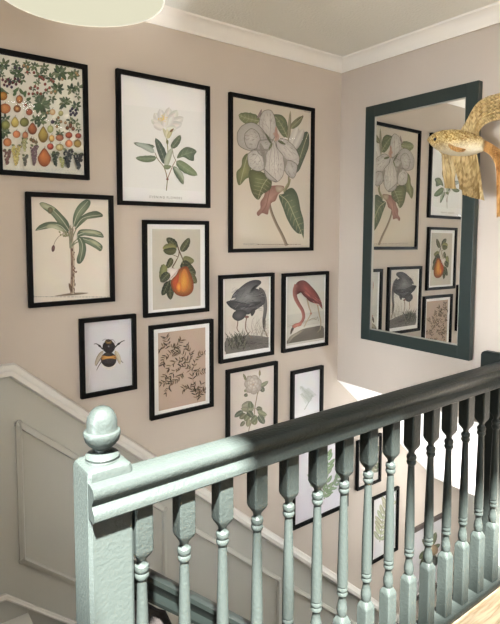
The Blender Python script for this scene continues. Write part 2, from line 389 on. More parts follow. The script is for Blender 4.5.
# ================================================================== PICTURES
class Art:
    """coloured shapes lying on the sheet, each a hair above the last; coordinates are the sheet's own, mapped to metres"""
    def __init__(s, H): s.H = H; s.v = []; s.f = []; s.c = []; s.k = 0; s.tone = 0.0
    def add(s, pts, faces, cols):
        g = s.tone; cols = [tuple(v * (1 - g) + g * (.30 * c[0] + .59 * c[1] + .11 * c[2]) * .8 for v in c) for c in cols]
        s.k += 1; b0 = len(s.v); d = -.000012 * s.k
        for x, y in pts:
            u, z = s.H(x, y); s.v.append((u, d, z))
        s.c += [rgb(c) for c in cols]; s.f += [tuple(b0 + i for i in q) for q in faces]
    def rect(s, x0, y0, x1, y1, c): s.add([(x0, y0), (x1, y0), (x1, y1), (x0, y1)], [(0, 1, 2, 3)], [c] * 4)
    def quad(s, q, c): s.add(q, [(0, 1, 2, 3)], [c] * 4)
    def ell(s, x, y, a, b_, rot=0, c1=(200, 100, 50), c2=None, hx=-.2, hy=-.3, n=16, pear=0):
        c2 = c2 or c1; R = math.radians(rot); pts = [(x + hx * a, y + hy * b_)]
        for sc in (.55, 1):
            for i in range(n):
                t = 2 * math.pi * i / n; px = math.cos(t); py = math.sin(t)
                px *= 1 - pear * max(0, -py) ** .8
                k = (1 - sc); px = px * sc + hx * k; py = py * sc + hy * k
                pts.append((x + a * px * math.cos(R) - b_ * py * math.sin(R), y + a * px * math.sin(R) + b_ * py * math.cos(R)))
        mid = tuple((p * .65 + q * .35) for p, q in zip(c1, c2))
        f = [(0, 1 + i, 1 + (i + 1) % n) for i in range(n)] + [(1 + i, 1 + n + i, 1 + n + (i + 1) % n, 1 + (i + 1) % n) for i in range(n)]
        s.add(pts, f, [c1] + [mid] * n + [c2] * n)
    def leaf(s, x0, y0, x1, y1, wd, bend=0.0, c1=(90, 110, 80), c2=None, vein=None, blunt=.5, n=9, veins=False):
        c2 = c2 or tuple(v * .75 for v in c1); dx, dy = x1 - x0, y1 - y0; L = math.hypot(dx, dy) or 1; nx, ny = -dy / L, dx / L
        pts = []; cols = []
        for i in range(n + 1):
            t = i / n; cx = x0 + dx * t + nx * bend * L * 4 * t * (1 - t) * .25; cy = y0 + dy * t + ny * bend * L * 4 * t * (1 - t) * .25
            h = wd / 2 * (math.sin(math.pi * t ** (.8 + .0 * blunt)) ** blunt if 0 < t < 1 else 0.02)
            rip = 1 + (.06 * math.sin(i * 2.4) if n > 9 else 0)
            pts += [(cx + nx * h * rip, cy + ny * h * rip), (cx, cy), (cx - nx * h, cy - ny * h)]
            cols += [c2, c1, tuple(v * .88 for v in c1)]
        f = []
        for i in range(n):
            a = 3 * i; f += [(a, a + 3, a + 4, a + 1), (a + 1, a + 4, a + 5, a + 2)]
        s.add(pts, f, cols)
        if vein: s.line([(pts[3 * i + 1]) for i in range(n + 1)], wd * .05, wd * .02, vein)
        if veins and vein:
            for i in range(2, n - 1, 2):
                c = pts[3 * i + 1]
                for e in (pts[3 * (i + 1)], pts[3 * (i + 1) + 2]):
                    s.line([c, ((c[0] + e[0] * 3) / 4 + dx / L * 2, (c[1] + e[1] * 3) / 4 + dy / L * 2)], wd * .025, wd * .012, vein)
    def line(s, P, w0, w1, c, c2=None):
        n = len(P); pts = []; cols = []
        for i, p in enumerate(P):
            a = P[max(0, i - 1)]; b_ = P[min(n - 1, i + 1)]; dx, dy = b_[0] - a[0], b_[1] - a[1]; L = math.hypot(dx, dy) or 1
            h = (w0 + (w1 - w0) * i / max(1, n - 1)) / 2
            pts += [(p[0] - dy / L * h, p[1] + dx / L * h), (p[0] + dy / L * h, p[1] - dx / L * h)]; cols += [c, c2 or c]
        s.add(pts, [(2 * i, 2 * i + 2, 2 * i + 3, 2 * i + 1) for i in range(n - 1)], cols)
    def curve(s, P, w0, w1, c, c2=None, m=5): s.line(smooth_open(P, m), w0, w1, c, c2)
    def blob(s, P, c1, c2=None, center=None, m=4):
        c2 = c2 or c1; n = len(P); out = []
        for i in range(n):
            p0, p1, p2, p3 = P[i - 1], P[i], P[(i + 1) % n], P[(i + 2) % n]
            for j in range(m):
                t = j / m; out.append(tuple(.5 * (2 * p1[k] + (p2[k] - p0[k]) * t + (2 * p0[k] - 5 * p1[k] + 4 * p2[k] - p3[k]) * t * t + (3 * p1[k] - p0[k] - 3 * p2[k] + p3[k]) * t ** 3) for k in (0, 1)))
        cx, cy = center or (sum(p[0] for p in P) / n, sum(p[1] for p in P) / n)
        N = len(out); f = [(0, 1 + i, 1 + (i + 1) % N) for i in range(N)]
        s.add([(cx, cy)] + out, f, [c1] + [c2] * N)
def smooth_open(P, m=5):
    out = []
    for i in range(len(P) - 1):
        p0, p1, p2, p3 = P[max(0, i - 1)], P[i], P[i + 1], P[min(len(P) - 1, i + 2)]
        for j in range(m):
            t = j / m; out.append(tuple(.5 * (2 * p1[k] + (p2[k] - p0[k]) * t + (2 * p0[k] - 5 * p1[k] + 4 * p2[k] - p3[k]) * t * t + (3 * p1[k] - p0[k] - 3 * p2[k] + p3[k]) * t ** 3) for k in (0, 1)))
    return out + [P[-1]]

GROUP = 'framed prints on the staircase wall'
def text_mesh(body, size):
    cu = bpy.data.curves.new('caption', 'FONT'); cu.body = body; cu.size = size; cu.align_x = 'CENTER'; cu.resolution_u = 2; cu.space_character = 1.35
    t = bpy.data.objects.new('caption', cu); C.objects.link(t); dg = bpy.context.evaluated_depsgraph_get()
    me = bpy.data.meshes.new_from_object(t.evaluated_get(dg)); bpy.data.objects.remove(t); return me

def picture(quad, rect, crop, draw, label, paper, fw_=.017, mount=None, fmat=None, caption=None):
    """rect (x0,x1,z1,z0) outline on the wall, quad its corners in the tracing, crop=(ox,oy,scale) of the tracing"""
    x0, x1, z1, z0 = rect; cx, cz = (x0 + x1) / 2, (z0 + z1) / 2; hw, hh = (x1 - x0) / 2, (z1 - z0) / 2
    root = thing('framed_print', label, 'picture', (cx, 0, cz), GROUP)
    D = .020; fmat = fmat or M_black
    mb = MB(); o_ = [(-hw, -hh), (hw, -hh), (hw, hh), (-hw, hh)]; i_ = [(-hw + fw_, -hh + fw_), (hw - fw_, -hh + fw_), (hw - fw_, hh - fw_), (-hw + fw_, hh - fw_)]
    R = []
    for a, b_ in zip(o_, i_):
        R.append([(a[0], -.001, a[1]), (a[0], -D, a[1]), (b_[0], -D, b_[1]), (b_[0], -.001, b_[1])])
    k = []
    for rg in R: mb.v += rg
    for i in range(4):
        j = (i + 1) % 4
        for q in range(4): mb.f.append((4 * i + q, 4 * j + q, 4 * j + (q + 1) % 4, 4 * i + (q + 1) % 4))
    mb.make('frame', fmat, root, bevel=.0012)
    iw, ih = hw - fw_ - .0003, hh - fw_ - .0003
    mb = MB().box(-iw, iw, -.0085, -.002, -ih, ih)
    if mount: mb.make('mount', M_mount, root)
    cs = [((u - crop[0]) * crop[2], (v - crop[1]) * crop[2]) for u, v in quad]
    H = homography(cs, [(-hw, hh), (hw, hh), (hw, -hh), (-hw, -hh)])
    art = Art(H)
    if mount:
        q = [H(*p) for p in mount]; xa = (q[0][0] + q[3][0]) / 2; xb = (q[1][0] + q[2][0]) / 2; za = (q[0][1] + q[1][1]) / 2; zb = (q[2][1] + q[3][1]) / 2
        bx = (xa, xb, za, zb)
    else: bx = (-iw, iw, ih, -ih)
    Hi = homography([(bx[0], bx[2]), (bx[1], bx[2]), (bx[1], bx[3]), (bx[0], bx[3])], [(0, 0), (1, 0), (1, 1), (0, 1)])
    gx, gy = 6, 8; art.v += [(bx[0] + (bx[1] - bx[0]) * i / gx, 0, bx[2] + (bx[3] - bx[2]) * j / gy) for j in range(gy + 1) for i in range(gx + 1)]
    art.c += [rgb(tuple(max(0, min(255, c + random.uniform(-2, 2))) for c in paper)) for _ in range((gx + 1) * (gy + 1))]
    art.f += [(j * (gx + 1) + i, j * (gx + 1) + i + 1, (j + 1) * (gx + 1) + i + 1, (j + 1) * (gx + 1) + i) for j in range(gy) for i in range(gx)]
    draw(art)
    # keep every stroke on the sheet
    art.v = [(min(max(x, bx[0]), bx[1]), y, min(max(z, bx[3]), bx[2])) for x, y, z in art.v]
    obj('print', art.v, art.f, M_print, root, (0, -.0088 if mount else -.0060, 0), colors=art.c)
    if caption:
        me = text_mesh(caption[0], caption[3]); me.materials.clear(); me.materials.append(caption[4])
        for v in me.vertices: v.co = (v.co.x, 0, v.co.y)
        t = bpy.data.objects.new('caption', me); C.objects.link(t); t.parent = root; u, z = H(caption[1], caption[2]); t.location = (u, -.0088 if not mount else -.0098, z)
    if mount is None: MB().box(-iw, iw, -.0055, -.002, -ih, ih).make('backing_board', M_mount, root)
    MB().box(-iw, iw, -.0165, -.0148, -ih, ih).make('glass', M_picglass, root)
    return root
M_ink = mat('grey_ink', (.22, .21, .19), .8)

rnd = random.Random(11)
def jit(c, a=14): d = rnd.uniform(-a, a); return tuple(max(0, min(255, v + d + rnd.uniform(-4, 4))) for v in c)
def cluster(A, x, y, r, n, cols, wf=.42, start=0, span=360):
    for i in range(n):
        t = math.radians(start + span * (i + .5 * rnd.random()) / n); L = r * rnd.uniform(.75, 1.15)
        A.leaf(x + 2 * math.cos(t), y + 2 * math.sin(t), x + L * math.cos(t), y + L * math.sin(t), L * wf, rnd.uniform(-.4, .4), jit(rnd.choice(cols)), n=5)

GR = [(104, 124, 84), (84, 108, 74), (128, 142, 104), (70, 92, 66), (112, 130, 100)]
def fruit_chart(A):
    A.tone = .16
    for (x, y, r, n) in [(22, 82, 26, 6), (78, 82, 20, 5), (122, 82, 20, 6), (160, 90, 22, 6), (205, 98, 22, 6), (272, 120, 34, 8), (335, 130, 28, 7), (80, 122, 30, 5), (128, 115, 18, 4),
                         (183, 130, 24, 6), (232, 145, 22, 5), (12, 130, 16, 5), (45, 155, 18, 6), (75, 155, 16, 5), (102, 150, 20, 4), (262, 190, 28, 7), (325, 195, 26, 6), (355, 185, 24, 5),
                         (190, 258, 40, 12), (235, 235, 22, 4), (165, 225, 18, 4), (290, 255, 28, 6), (345, 270, 22, 5), (28, 325, 22, 5), (185, 335, 28, 7), (160, 330, 20, 4), (25, 388, 26, 7),
                         (345, 342, 20, 4), (305, 245, 20, 5), (320, 335, 18, 5), (208, 300, 22, 5), (272, 392, 20, 6), (112, 428, 16, 4), (250, 485, 16, 4), (262, 340, 18, 5), (210, 205, 16, 4),
                         (150, 192, 14, 4), (355, 372, 14, 4), (10, 100, 18, 4), (300, 92, 14, 3), (350, 225, 18, 4), (128, 250, 14, 4), (170, 165, 16, 5), (205, 130, 14, 4), (60, 108, 14, 4)]:
        cluster(A, x, y, r * 1.12, n + 1, GR)
    for x, y, dx, dy in [(5, 185, 40, 30), (15, 195, -18, 25), (60, 205, 28, -20), (90, 190, 30, 30), (62, 225, 10, -28), (120, 200, -4, 32), (120, 240, 22, -8)]:
        A.leaf(x, y, x + dx, y + dy, 14, .5, jit((96, 128, 84)), n=6)
    small = [((168, 88, 72), [(138, 190), (160, 182), (150, 215), (132, 215), (170, 210), (205, 172), (208, 198), (186, 215), (225, 188), (172, 190), (118, 265), (155, 120), (125, 118), (180, 138), (190, 142), (232, 152), (242, 160), (198, 150)]),
             ((120, 60, 70), [(15, 152), (28, 160), (40, 150), (60, 165), (75, 172), (90, 160), (70, 148), (45, 172), (22, 175)]),
             ((78, 70, 96), [(35, 180), (55, 185), (48, 160), (84, 150), (238, 341), (318, 292), (330, 300), (342, 288), (326, 282), (338, 310), (320, 308), (345, 302), (108, 92), (90, 100), (70, 98)]),
             ((196, 160, 110), [(110, 88), (128, 95), (296, 345), (258, 362), (276, 340), (264, 322), (280, 300), (215, 300), (232, 210), (350, 130), (344, 122), (282, 150), (250, 205)])]
    for col, l in small:
        for x, y in l: A.ell(x, y, 6.5, 7.5, 0, jit(col), tuple(v * .6 for v in col), n=8)
    big = [(16, 225, 20, 20, (226, 160, 60), (140, 84, 30), 0), (90, 240, 16, 19, (214, 140, 70), (120, 66, 34), 0), (25, 281, 26, 23, (226, 150, 84), (150, 80, 40), 0), (80, 282, 17, 17, (190, 120, 60), (96, 54, 30), 0), (80, 282, 8, 8, (232, 190, 120), (180, 110, 60), 0),
           (134, 297, 15, 15, (204, 110, 70), (130, 60, 40), 0), (238, 297, 13, 14, (226, 206, 160), (190, 140, 90), 0), (275, 303, 11, 12, (206, 200, 140), (140, 140, 80), 0),
           (28, 355, 20, 21, (176, 176, 90), (92, 96, 44), 0), (70, 342, 18, 24, (222, 202, 110), (150, 126, 54), .4), (112, 342, 21, 21, (158, 160, 84), (84, 84, 40), .1), (148, 371, 21, 27, (196, 110, 62), (110, 56, 32), .45),
           (196, 397, 23, 37, (196, 170, 76), (112, 84, 32), .55), (228, 373, 14, 17, (206, 208, 150), (130, 140, 70), 0), (238, 341, 9, 9, (90, 80, 100), (40, 36, 52), 0), (318, 358, 8, 12, (150, 90, 60), (84, 50, 34), 0), (304, 368, 8, 9, (140, 84, 50), (80, 50, 30), 0), (330, 372, 8, 9, (160, 100, 60), (84, 50, 34), 0),
           (77, 396, 17, 17, (222, 140, 90), (150, 84, 50), 0), (116, 401, 13, 17, (226, 150, 100), (160, 90, 60), 0), (234, 415, 13, 16, (226, 196, 110), (150, 100, 50), 0), (270, 412, 18, 15, (204, 130, 90), (120, 70, 50), 0), (311, 400, 16, 14, (200, 100, 60), (120, 50, 36), 0), (353, 403, 14, 12, (190, 90, 60), (110, 46, 36), 0),
           (36, 432, 19, 19, (230, 150, 90), (160, 90, 50), 0), (152, 426, 9, 9, (160, 120, 80), (90, 66, 40), 0), (142, 420, 8, 8, (130, 110, 70), (80, 66, 40), 0), (164, 432, 8, 8, (150, 130, 90), (90, 70, 46), 0), (228, 451, 15, 15, (206, 90, 66), (130, 50, 40), 0), (270, 455, 18, 16, (230, 220, 160), (160, 140, 80), 0),
           (311, 438, 17, 17, (234, 150, 100), (170, 96, 60), 0), (350, 438, 17, 18, (190, 160, 80), (120, 96, 44), 0), (201, 500, 30, 42, (222, 130, 66), (120, 56, 26), .5)]
    for x, y, a, b_, c1, c2, pr_ in big:
        A.ell(x, y, a, b_, 0, c1, c2, pear=pr_, n=18); A.line([(x, y - b_ * .95), (x + 3, y - b_ - 8)], 2.5, 1.5, (90, 70, 40))
    A.line([(262, 440), (262, 470)], 1.5, 1, (150, 130, 70)); A.line([(272, 440), (273, 470)], 1.5, 1, (150, 130, 70))
    for x, y, wd, h, c in [(35, 500, 17, 30, (122, 84, 78)), (75, 492, 22, 42, (186, 172, 104)), (115, 515, 13, 22, (96, 100, 90)), (155, 492, 18, 42, (112, 88, 96)), (250, 510, 16, 28, (62, 74, 62)), (280, 525, 13, 20, (176, 178, 120)),
                           (305, 507, 24, 38, (52, 58, 62)), (352, 520, 22, 32, (48, 52, 56)), (112, 446, 14, 26, (164, 166, 116))]:
        n = int(wd * h / 11)
        A.leaf(x - 4, y - h + 2, x - wd, y - h - 8, 11, .2, (110, 122, 80), n=4); A.leaf(x + 3, y - h + 2, x + wd, y - h - 6, 11, -.2, (96, 112, 76), n=4)
        for i in range(n):
            t = i / n; yy = y - h + 2 * h * t; ww = wd * (1 - t * .85) * rnd.uniform(-1, 1); cc = jit(c, 16); A.ell(x + ww, yy, 4.9, 5.2, 0, tuple(min(255, v * 1.35) for v in cc), tuple(v * .62 for v in cc), n=6)
    for yy, k in ((553, 40), (560, 34), (567, 44), (574, 30)):
        x = 12
        while x < 368:
            l = rnd.uniform(3, 12); A.line([(x, yy), (x + l, yy + .01 * l)], 1.5, 1.5, (186, 188, 186)); x += l + rnd.uniform(3, 6) + (0 if rnd.random() < .85 else 16)

def peony(A):
    W = (226, 224, 214)
    # faint printed sheet edge
    A.quad([(50, 20), (455, 60), (455, 458), (50, 432)], (230, 231, 229))
    pet = [(250, 130, 205, 62, 46), (250, 130, 190, 95, 40), (255, 135, 232, 42, 44), (258, 132, 280, 34, 48), (262, 132, 320, 48, 50), (262, 136, 352, 84, 50), (262, 138, 345, 118, 44), (250, 140, 200, 120, 40),
           (266, 140, 315, 138, 40), (256, 132, 300, 70, 44), (255, 132, 262, 60, 40)]
    for i, (x0, y0, x1, y1, wd) in enumerate(pet):
        A.leaf(x0, y0, x1, y1, wd, rnd.uniform(-.15, .15), jit((224, 224, 219), 3), jit((208, 208, 203), 3), blunt=.45, n=8)
        A.leaf(x0, y0, x0 + (x1 - x0) * .85, y0 + (y1 - y0) * .85, wd * .7, 0, jit((228, 228, 222), 2), jit((220, 220, 214), 3), blunt=.5, n=8)
    for i in range(26):
        t = rnd.uniform(0, 6.28); r = rnd.uniform(4, 24); A.line([(250, 96), (250 + r * math.cos(t), 90 + r * math.sin(t))], 2, 1, (226, 204, 130))
    for i in range(22): t = rnd.uniform(0, 6.28); r = rnd.uniform(6, 26); A.ell(250 + r * math.cos(t), 90 + r * .9 * math.sin(t), 2.4, 2, 0, (234, 210, 120), (214, 180, 90), n=6)
    ST = (128, 112, 84)
    A.curve([(265, 452), (268, 420), (270, 395)], 5, 5, (120, 122, 90)); A.curve([(270, 395), (262, 360), (250, 330), (222, 295), (208, 262)], 5, 3, ST)
    A.curve([(270, 395), (284, 358), (298, 325), (312, 300)], 4.5, 3, (140, 110, 90)); A.curve([(312, 300), (300, 275), (296, 245)], 3, 2.5, (110, 104, 70))
    A.curve([(258, 345), (262, 310), (272, 270), (270, 220), (266, 190)], 4, 5, (150, 150, 110))
    A.ell(270, 395, 7, 5, 0, (120, 60, 50), (90, 50, 40), n=10)
    V = (150, 160, 138)
    A.leaf(206, 232, 100, 212, 26, -.2, (104, 120, 104), (84, 96, 86), V, n=11, veins=True); A.leaf(206, 262, 110, 216, 30, .25, (178, 188, 180), (146, 160, 150), n=9)
    A.leaf(216, 288, 110, 288, 34, -.2, (116, 130, 106), (96, 112, 92), V, n=11, veins=True)
    A.leaf(262, 322, 210, 188, 40, .1, (84, 98, 88), (70, 84, 76), V, n=11, veins=True)
    A.leaf(262, 335, 296, 236, 30, -.2, (186, 194, 176), (150, 160, 140), n=9); A.leaf(250, 330, 290, 330, 22, .5, (128, 140, 110), (100, 112, 90), n=8)
    A.leaf(290, 240, 336, 174, 34, .15, (92, 104, 84), (78, 90, 74), V, n=11, veins=True)
    A.blob([(318, 290), (332, 256), (362, 234), (396, 240), (416, 256), (404, 276), (402, 302), (380, 300), (350, 284)], (110, 124, 100), (78, 92, 78), (365, 265)); A.line([(318, 290), (360, 268), (412, 256)], 1.5, 1, V)
    for q in ((340, 278, 350, 246), (360, 268, 376, 240), (360, 269, 385, 296), (385, 262, 400, 244)): A.line([q[:2], q[2:]], 1, .6, V)
    A.leaf(314, 304, 420, 376, 46, .12, (122, 138, 106), (90, 106, 84), V, n=11, veins=True)
    A.leaf(300, 330, 350, 422, 30, -.1, (110, 124, 104), (82, 96, 80), V, n=11, veins=True); A.leaf(302, 335, 352, 405, 20, -.4, (170, 178, 160), (140, 150, 130), n=8)
    A.leaf(266, 190, 246, 138, 16, .2, (206, 204, 174), (176, 176, 140), n=7); A.leaf(268, 190, 268, 142, 18, 0, (226, 222, 196), (196, 192, 156), n=7); A.leaf(270, 192, 296, 142, 20, -.1, (206, 200, 160), (170, 166, 124), n=7)
    A.leaf(282, 160, 302, 140, 9, 0, (120, 86, 50), n=5); A.leaf(268, 196, 270, 222, 12, 0, (130, 134, 90), n=6)

def magnolia(A):
    A.tone = .15
    # tracing runs 0..450 (upper) and +400 (lower half)
    LG = (122, 124, 86); DG = (84, 90, 66); V = (168, 166, 128)
    A.blob([(330, 480), (338, 440), (300, 500), (312, 498)], (150, 146, 110))
    A.curve([(328, 430), (326, 470), (304, 512)], 8, 10, (140, 138, 104), (110, 104, 78))
    A.curve([(235, 475), (228, 520), (236, 590), (262, 660), (295, 725), (318, 778)], 11, 15, (158, 138, 116), (96, 84, 70))
    # autumn-brown leaf
    A.blob([(240, 478), (300, 478), (300, 500), (276, 520), (262, 552), (240, 565), (228, 600), (222, 622), (195, 615), (176, 630), (168, 612), (186, 590), (186, 560), (204, 530), (212, 500)], (176, 134, 118), (134, 92, 82), (235, 540))
    A.curve([(236, 482), (226, 530), (214, 580), (196, 608)], 3, 2, (120, 76, 66)); A.blob([(262, 480), (300, 482), (296, 505), (270, 510)], (186, 170, 146), (150, 130, 108))
    # big lower right leaf
    A.blob([(278, 528), (300, 518), (322, 495), (346, 488), (366, 510), (378, 545), (388, 600), (402, 650), (404, 700), (402, 745), (396, 722), (372, 716), (346, 690), (318, 640), (300, 590)], (112, 122, 92), (74, 88, 66), (344, 590))
    A.curve([(284, 524), (322, 556), (352, 620), (378, 680), (402, 744)], 4, 2, V)
    for i in range(7):
        x, y = 300 + i * 14, 535 + i * 28; A.line([(x, y), (x + 34, y - 14)], 1.6, .8, V); A.line([(x, y), (x - 6, y + 34)], 1.6, .8, V)
    # left leaves
    A.blob([(66, 410), (90, 380), (96, 340), (118, 315), (134, 330), (140, 380), (134, 430), (112, 444), (84, 474), (70, 460)], (140, 140, 92), (96, 100, 64), (106, 400)); A.curve([(122, 322), (106, 380), (84, 470)], 3, 2, V)
    A.blob([(128, 410), (160, 396), (216, 420), (242, 450), (238, 490), (214, 510), (196, 520), (176, 548), (150, 525), (134, 480)], (118, 122, 78), (80, 86, 56), (180, 450)); A.curve([(230, 430), (196, 480), (174, 544)], 3, 2, V)
    for i in range(5): A.line([(215 - i * 9, 450 + i * 18), (240 - i * 10, 470 + i * 16)], 1.4, .8, V); A.line([(215 - i * 9, 450 + i * 18), (160 - i * 3, 440 + i * 18)], 1.4, .8, V)
    # right tall leaf
    A.blob([(352, 280), (384, 252), (402, 214), (420, 206), (430, 228), (428, 280), (414, 320), (398, 360), (380, 400), (362, 410), (350, 370)], (104, 112, 88), (72, 84, 66), (390, 320)); A.curve([(424, 214), (402, 280), (370, 380)], 3, 2, V)
    # upper leaves and buds
    A.leaf(182, 152, 76, 122, 62, -.15, (130, 136, 94), (98, 106, 70), V, blunt=.5, n=12, veins=True)
    A.leaf(322, 236, 252, 118, 50, .15, (112, 120, 86), (78, 86, 62), V, n=12, veins=True); A.blob([(250, 120), (290, 122), (316, 150), (322, 190), (300, 160), (270, 136)], (122, 128, 88), (84, 92, 64))
    A.leaf(336, 190, 396, 128, 34, .1, (130, 130, 98), (96, 98, 72), V, n=9); A.curve([(370, 150), (398, 126), (396, 140)], 4, 3, (86, 76, 56))
    A.leaf(326, 260, 336, 100, 16, 0, (150, 144, 118), (110, 104, 84), n=8); A.leaf(170, 140, 192, 92, 12, .2, (150, 128, 128), (110, 96, 84), n=6)
    A.leaf(340, 290, 372, 180, 46, 0, (214, 208, 198), (160, 154, 144), n=9); A.leaf(350, 300, 402, 190, 40, 0, (206, 200, 190), (160, 152, 142), n=9)
    # petals
    P1 = (208, 203, 195); P2 = (182, 175, 167)
    def petal(P, c=None, k=1.0):
        A.blob(P, tuple(v * k for v in P1), tuple(v * k for v in P2), c, m=5); Q = smooth_open(list(P) + [P[0]], 4); A.line(Q, 2.6, 2.6, (104, 97, 90))
        cx, cy = c or (sum(p[0] for p in P) / len(P), sum(p[1] for p in P) / len(P))
        for p in Q[::3]:
            t = rnd.uniform(.35, .6); A.line([p, (p[0] + (cx - p[0]) * t, p[1] + (cy - p[1]) * t)], 1.6, .5, (164, 157, 150))
    petal([(182, 140), (200, 104), (236, 98), (256, 130), (264, 180), (258, 232), (238, 248), (204, 226), (180, 184)], (222, 160))
    petal([(70, 210), (94, 176), (140, 160), (180, 178), (220, 226), (242, 250), (210, 260), (180, 290), (130, 300), (84, 280), (70, 250)], (140, 225), .93)
    for i in range(9): A.curve([(236, 248), (180 - i * 4, 215 + i * 7), (118 - i * 3 + abs(i - 4) * 4, 190 + i * 11)], 1.4, .8, (142, 132, 130))
    petal([(108, 215), (140, 190), (176, 215), (184, 262), (160, 292), (122, 286), (106, 250)], (140, 240), .96)
    petal([(122, 320), (150, 298), (200, 292), (216, 320), (214, 370), (190, 402), (152, 398), (126, 372)], (168, 345))
    petal([(180, 250), (236, 246), (250, 262), (232, 300), (200, 330), (168, 300)], (205, 280), .9)
    petal([(262, 250), (300, 240), (344, 270), (366, 300), (380, 340), (370, 376), (330, 360), (296, 330), (272, 296)], (320, 300))
    petal([(240, 262), (252, 248), (270, 290), (300, 330), (306, 380), (296, 430), (262, 460), (226, 430), (206, 392), (204, 350), (222, 300)], (256, 370), 1.04)
    petal([(304, 360), (330, 350), (368, 372), (362, 420), (346, 440), (318, 420), (306, 396)], (336, 392), .92)
    petal([(200, 390), (236, 425), (268, 455), (240, 452), (212, 430)], None, .85)
    for P in ([(250, 262), (256, 330), (252, 430)], [(262, 275), (276, 340), (276, 420)], [(244, 275), (232, 340), (230, 410)], [(280, 262), (320, 290), (352, 330)], [(270, 256), (330, 272), (362, 300)], [(140, 318), (176, 330), (196, 380)], [(200, 240), (196, 170), (206, 120)], [(230, 240), (236, 170), (232, 112)], [(210, 300), (196, 330), (206, 380)], [(300, 340), (340, 350), (372, 340)], [(128, 312), (160, 300), (206, 296)]):
        A.curve(P, 2.2, 1, (146, 138, 132))
    for i in range(150):
        x, y = rnd.choice([(140, 240), (168, 345), (222, 160), (256, 370), (320, 300), (336, 392), (205, 280)]); t = rnd.uniform(0, 6.28); r_ = rnd.uniform(8, 34)
        x += r_ * math.cos(t); y += r_ * 1.3 * math.sin(t); dx, dy = x - 258, y - 250; L = math.hypot(dx, dy) or 1; l = rnd.uniform(8, 22)
        A.line([(x, y), (x + dx / L * l, y + dy / L * l)], 1.8, .6, jit((136, 130, 122), 14))
    for P in ([(182, 262), (206, 300), (214, 350), (204, 392), (198, 350), (180, 300)], [(296, 336), (318, 352), (306, 396), (296, 430), (302, 380)], [(244, 252), (232, 236), (206, 222), (184, 196), (212, 216)], [(150, 300), (200, 292), (232, 298), (200, 306)]): A.blob(P, (134, 128, 118), (150, 144, 134))
    # stamens and green depths
    A.leaf(270, 250, 310, 272, 12, 0, (104, 108, 72), n=6); A.leaf(240, 270, 206, 212, 10, 0, (100, 104, 76), n=6); A.leaf(244, 262, 226, 300, 9, 0, (120, 124, 90), n=6)
    for i in range(16):
        t = math.radians(-120 + 14 * i); A.leaf(258, 232, 258 + 22 * math.cos(t), 232 + 24 * math.sin(t), 7, 0, (196, 160, 142), (160, 118, 104), n=5)
    A.leaf(262, 240, 262, 178, 14, 0, (190, 146, 130), (150, 110, 96), n=7)
    x = 170
    while x < 385: l = rnd.uniform(4, 10); A.line([(x, 772), (x + l, 772)], 4, 4, (132, 122, 110)); x += l + 4
    A.line([(400, 104), (432, 112)], 2, 2, (120, 112, 100))

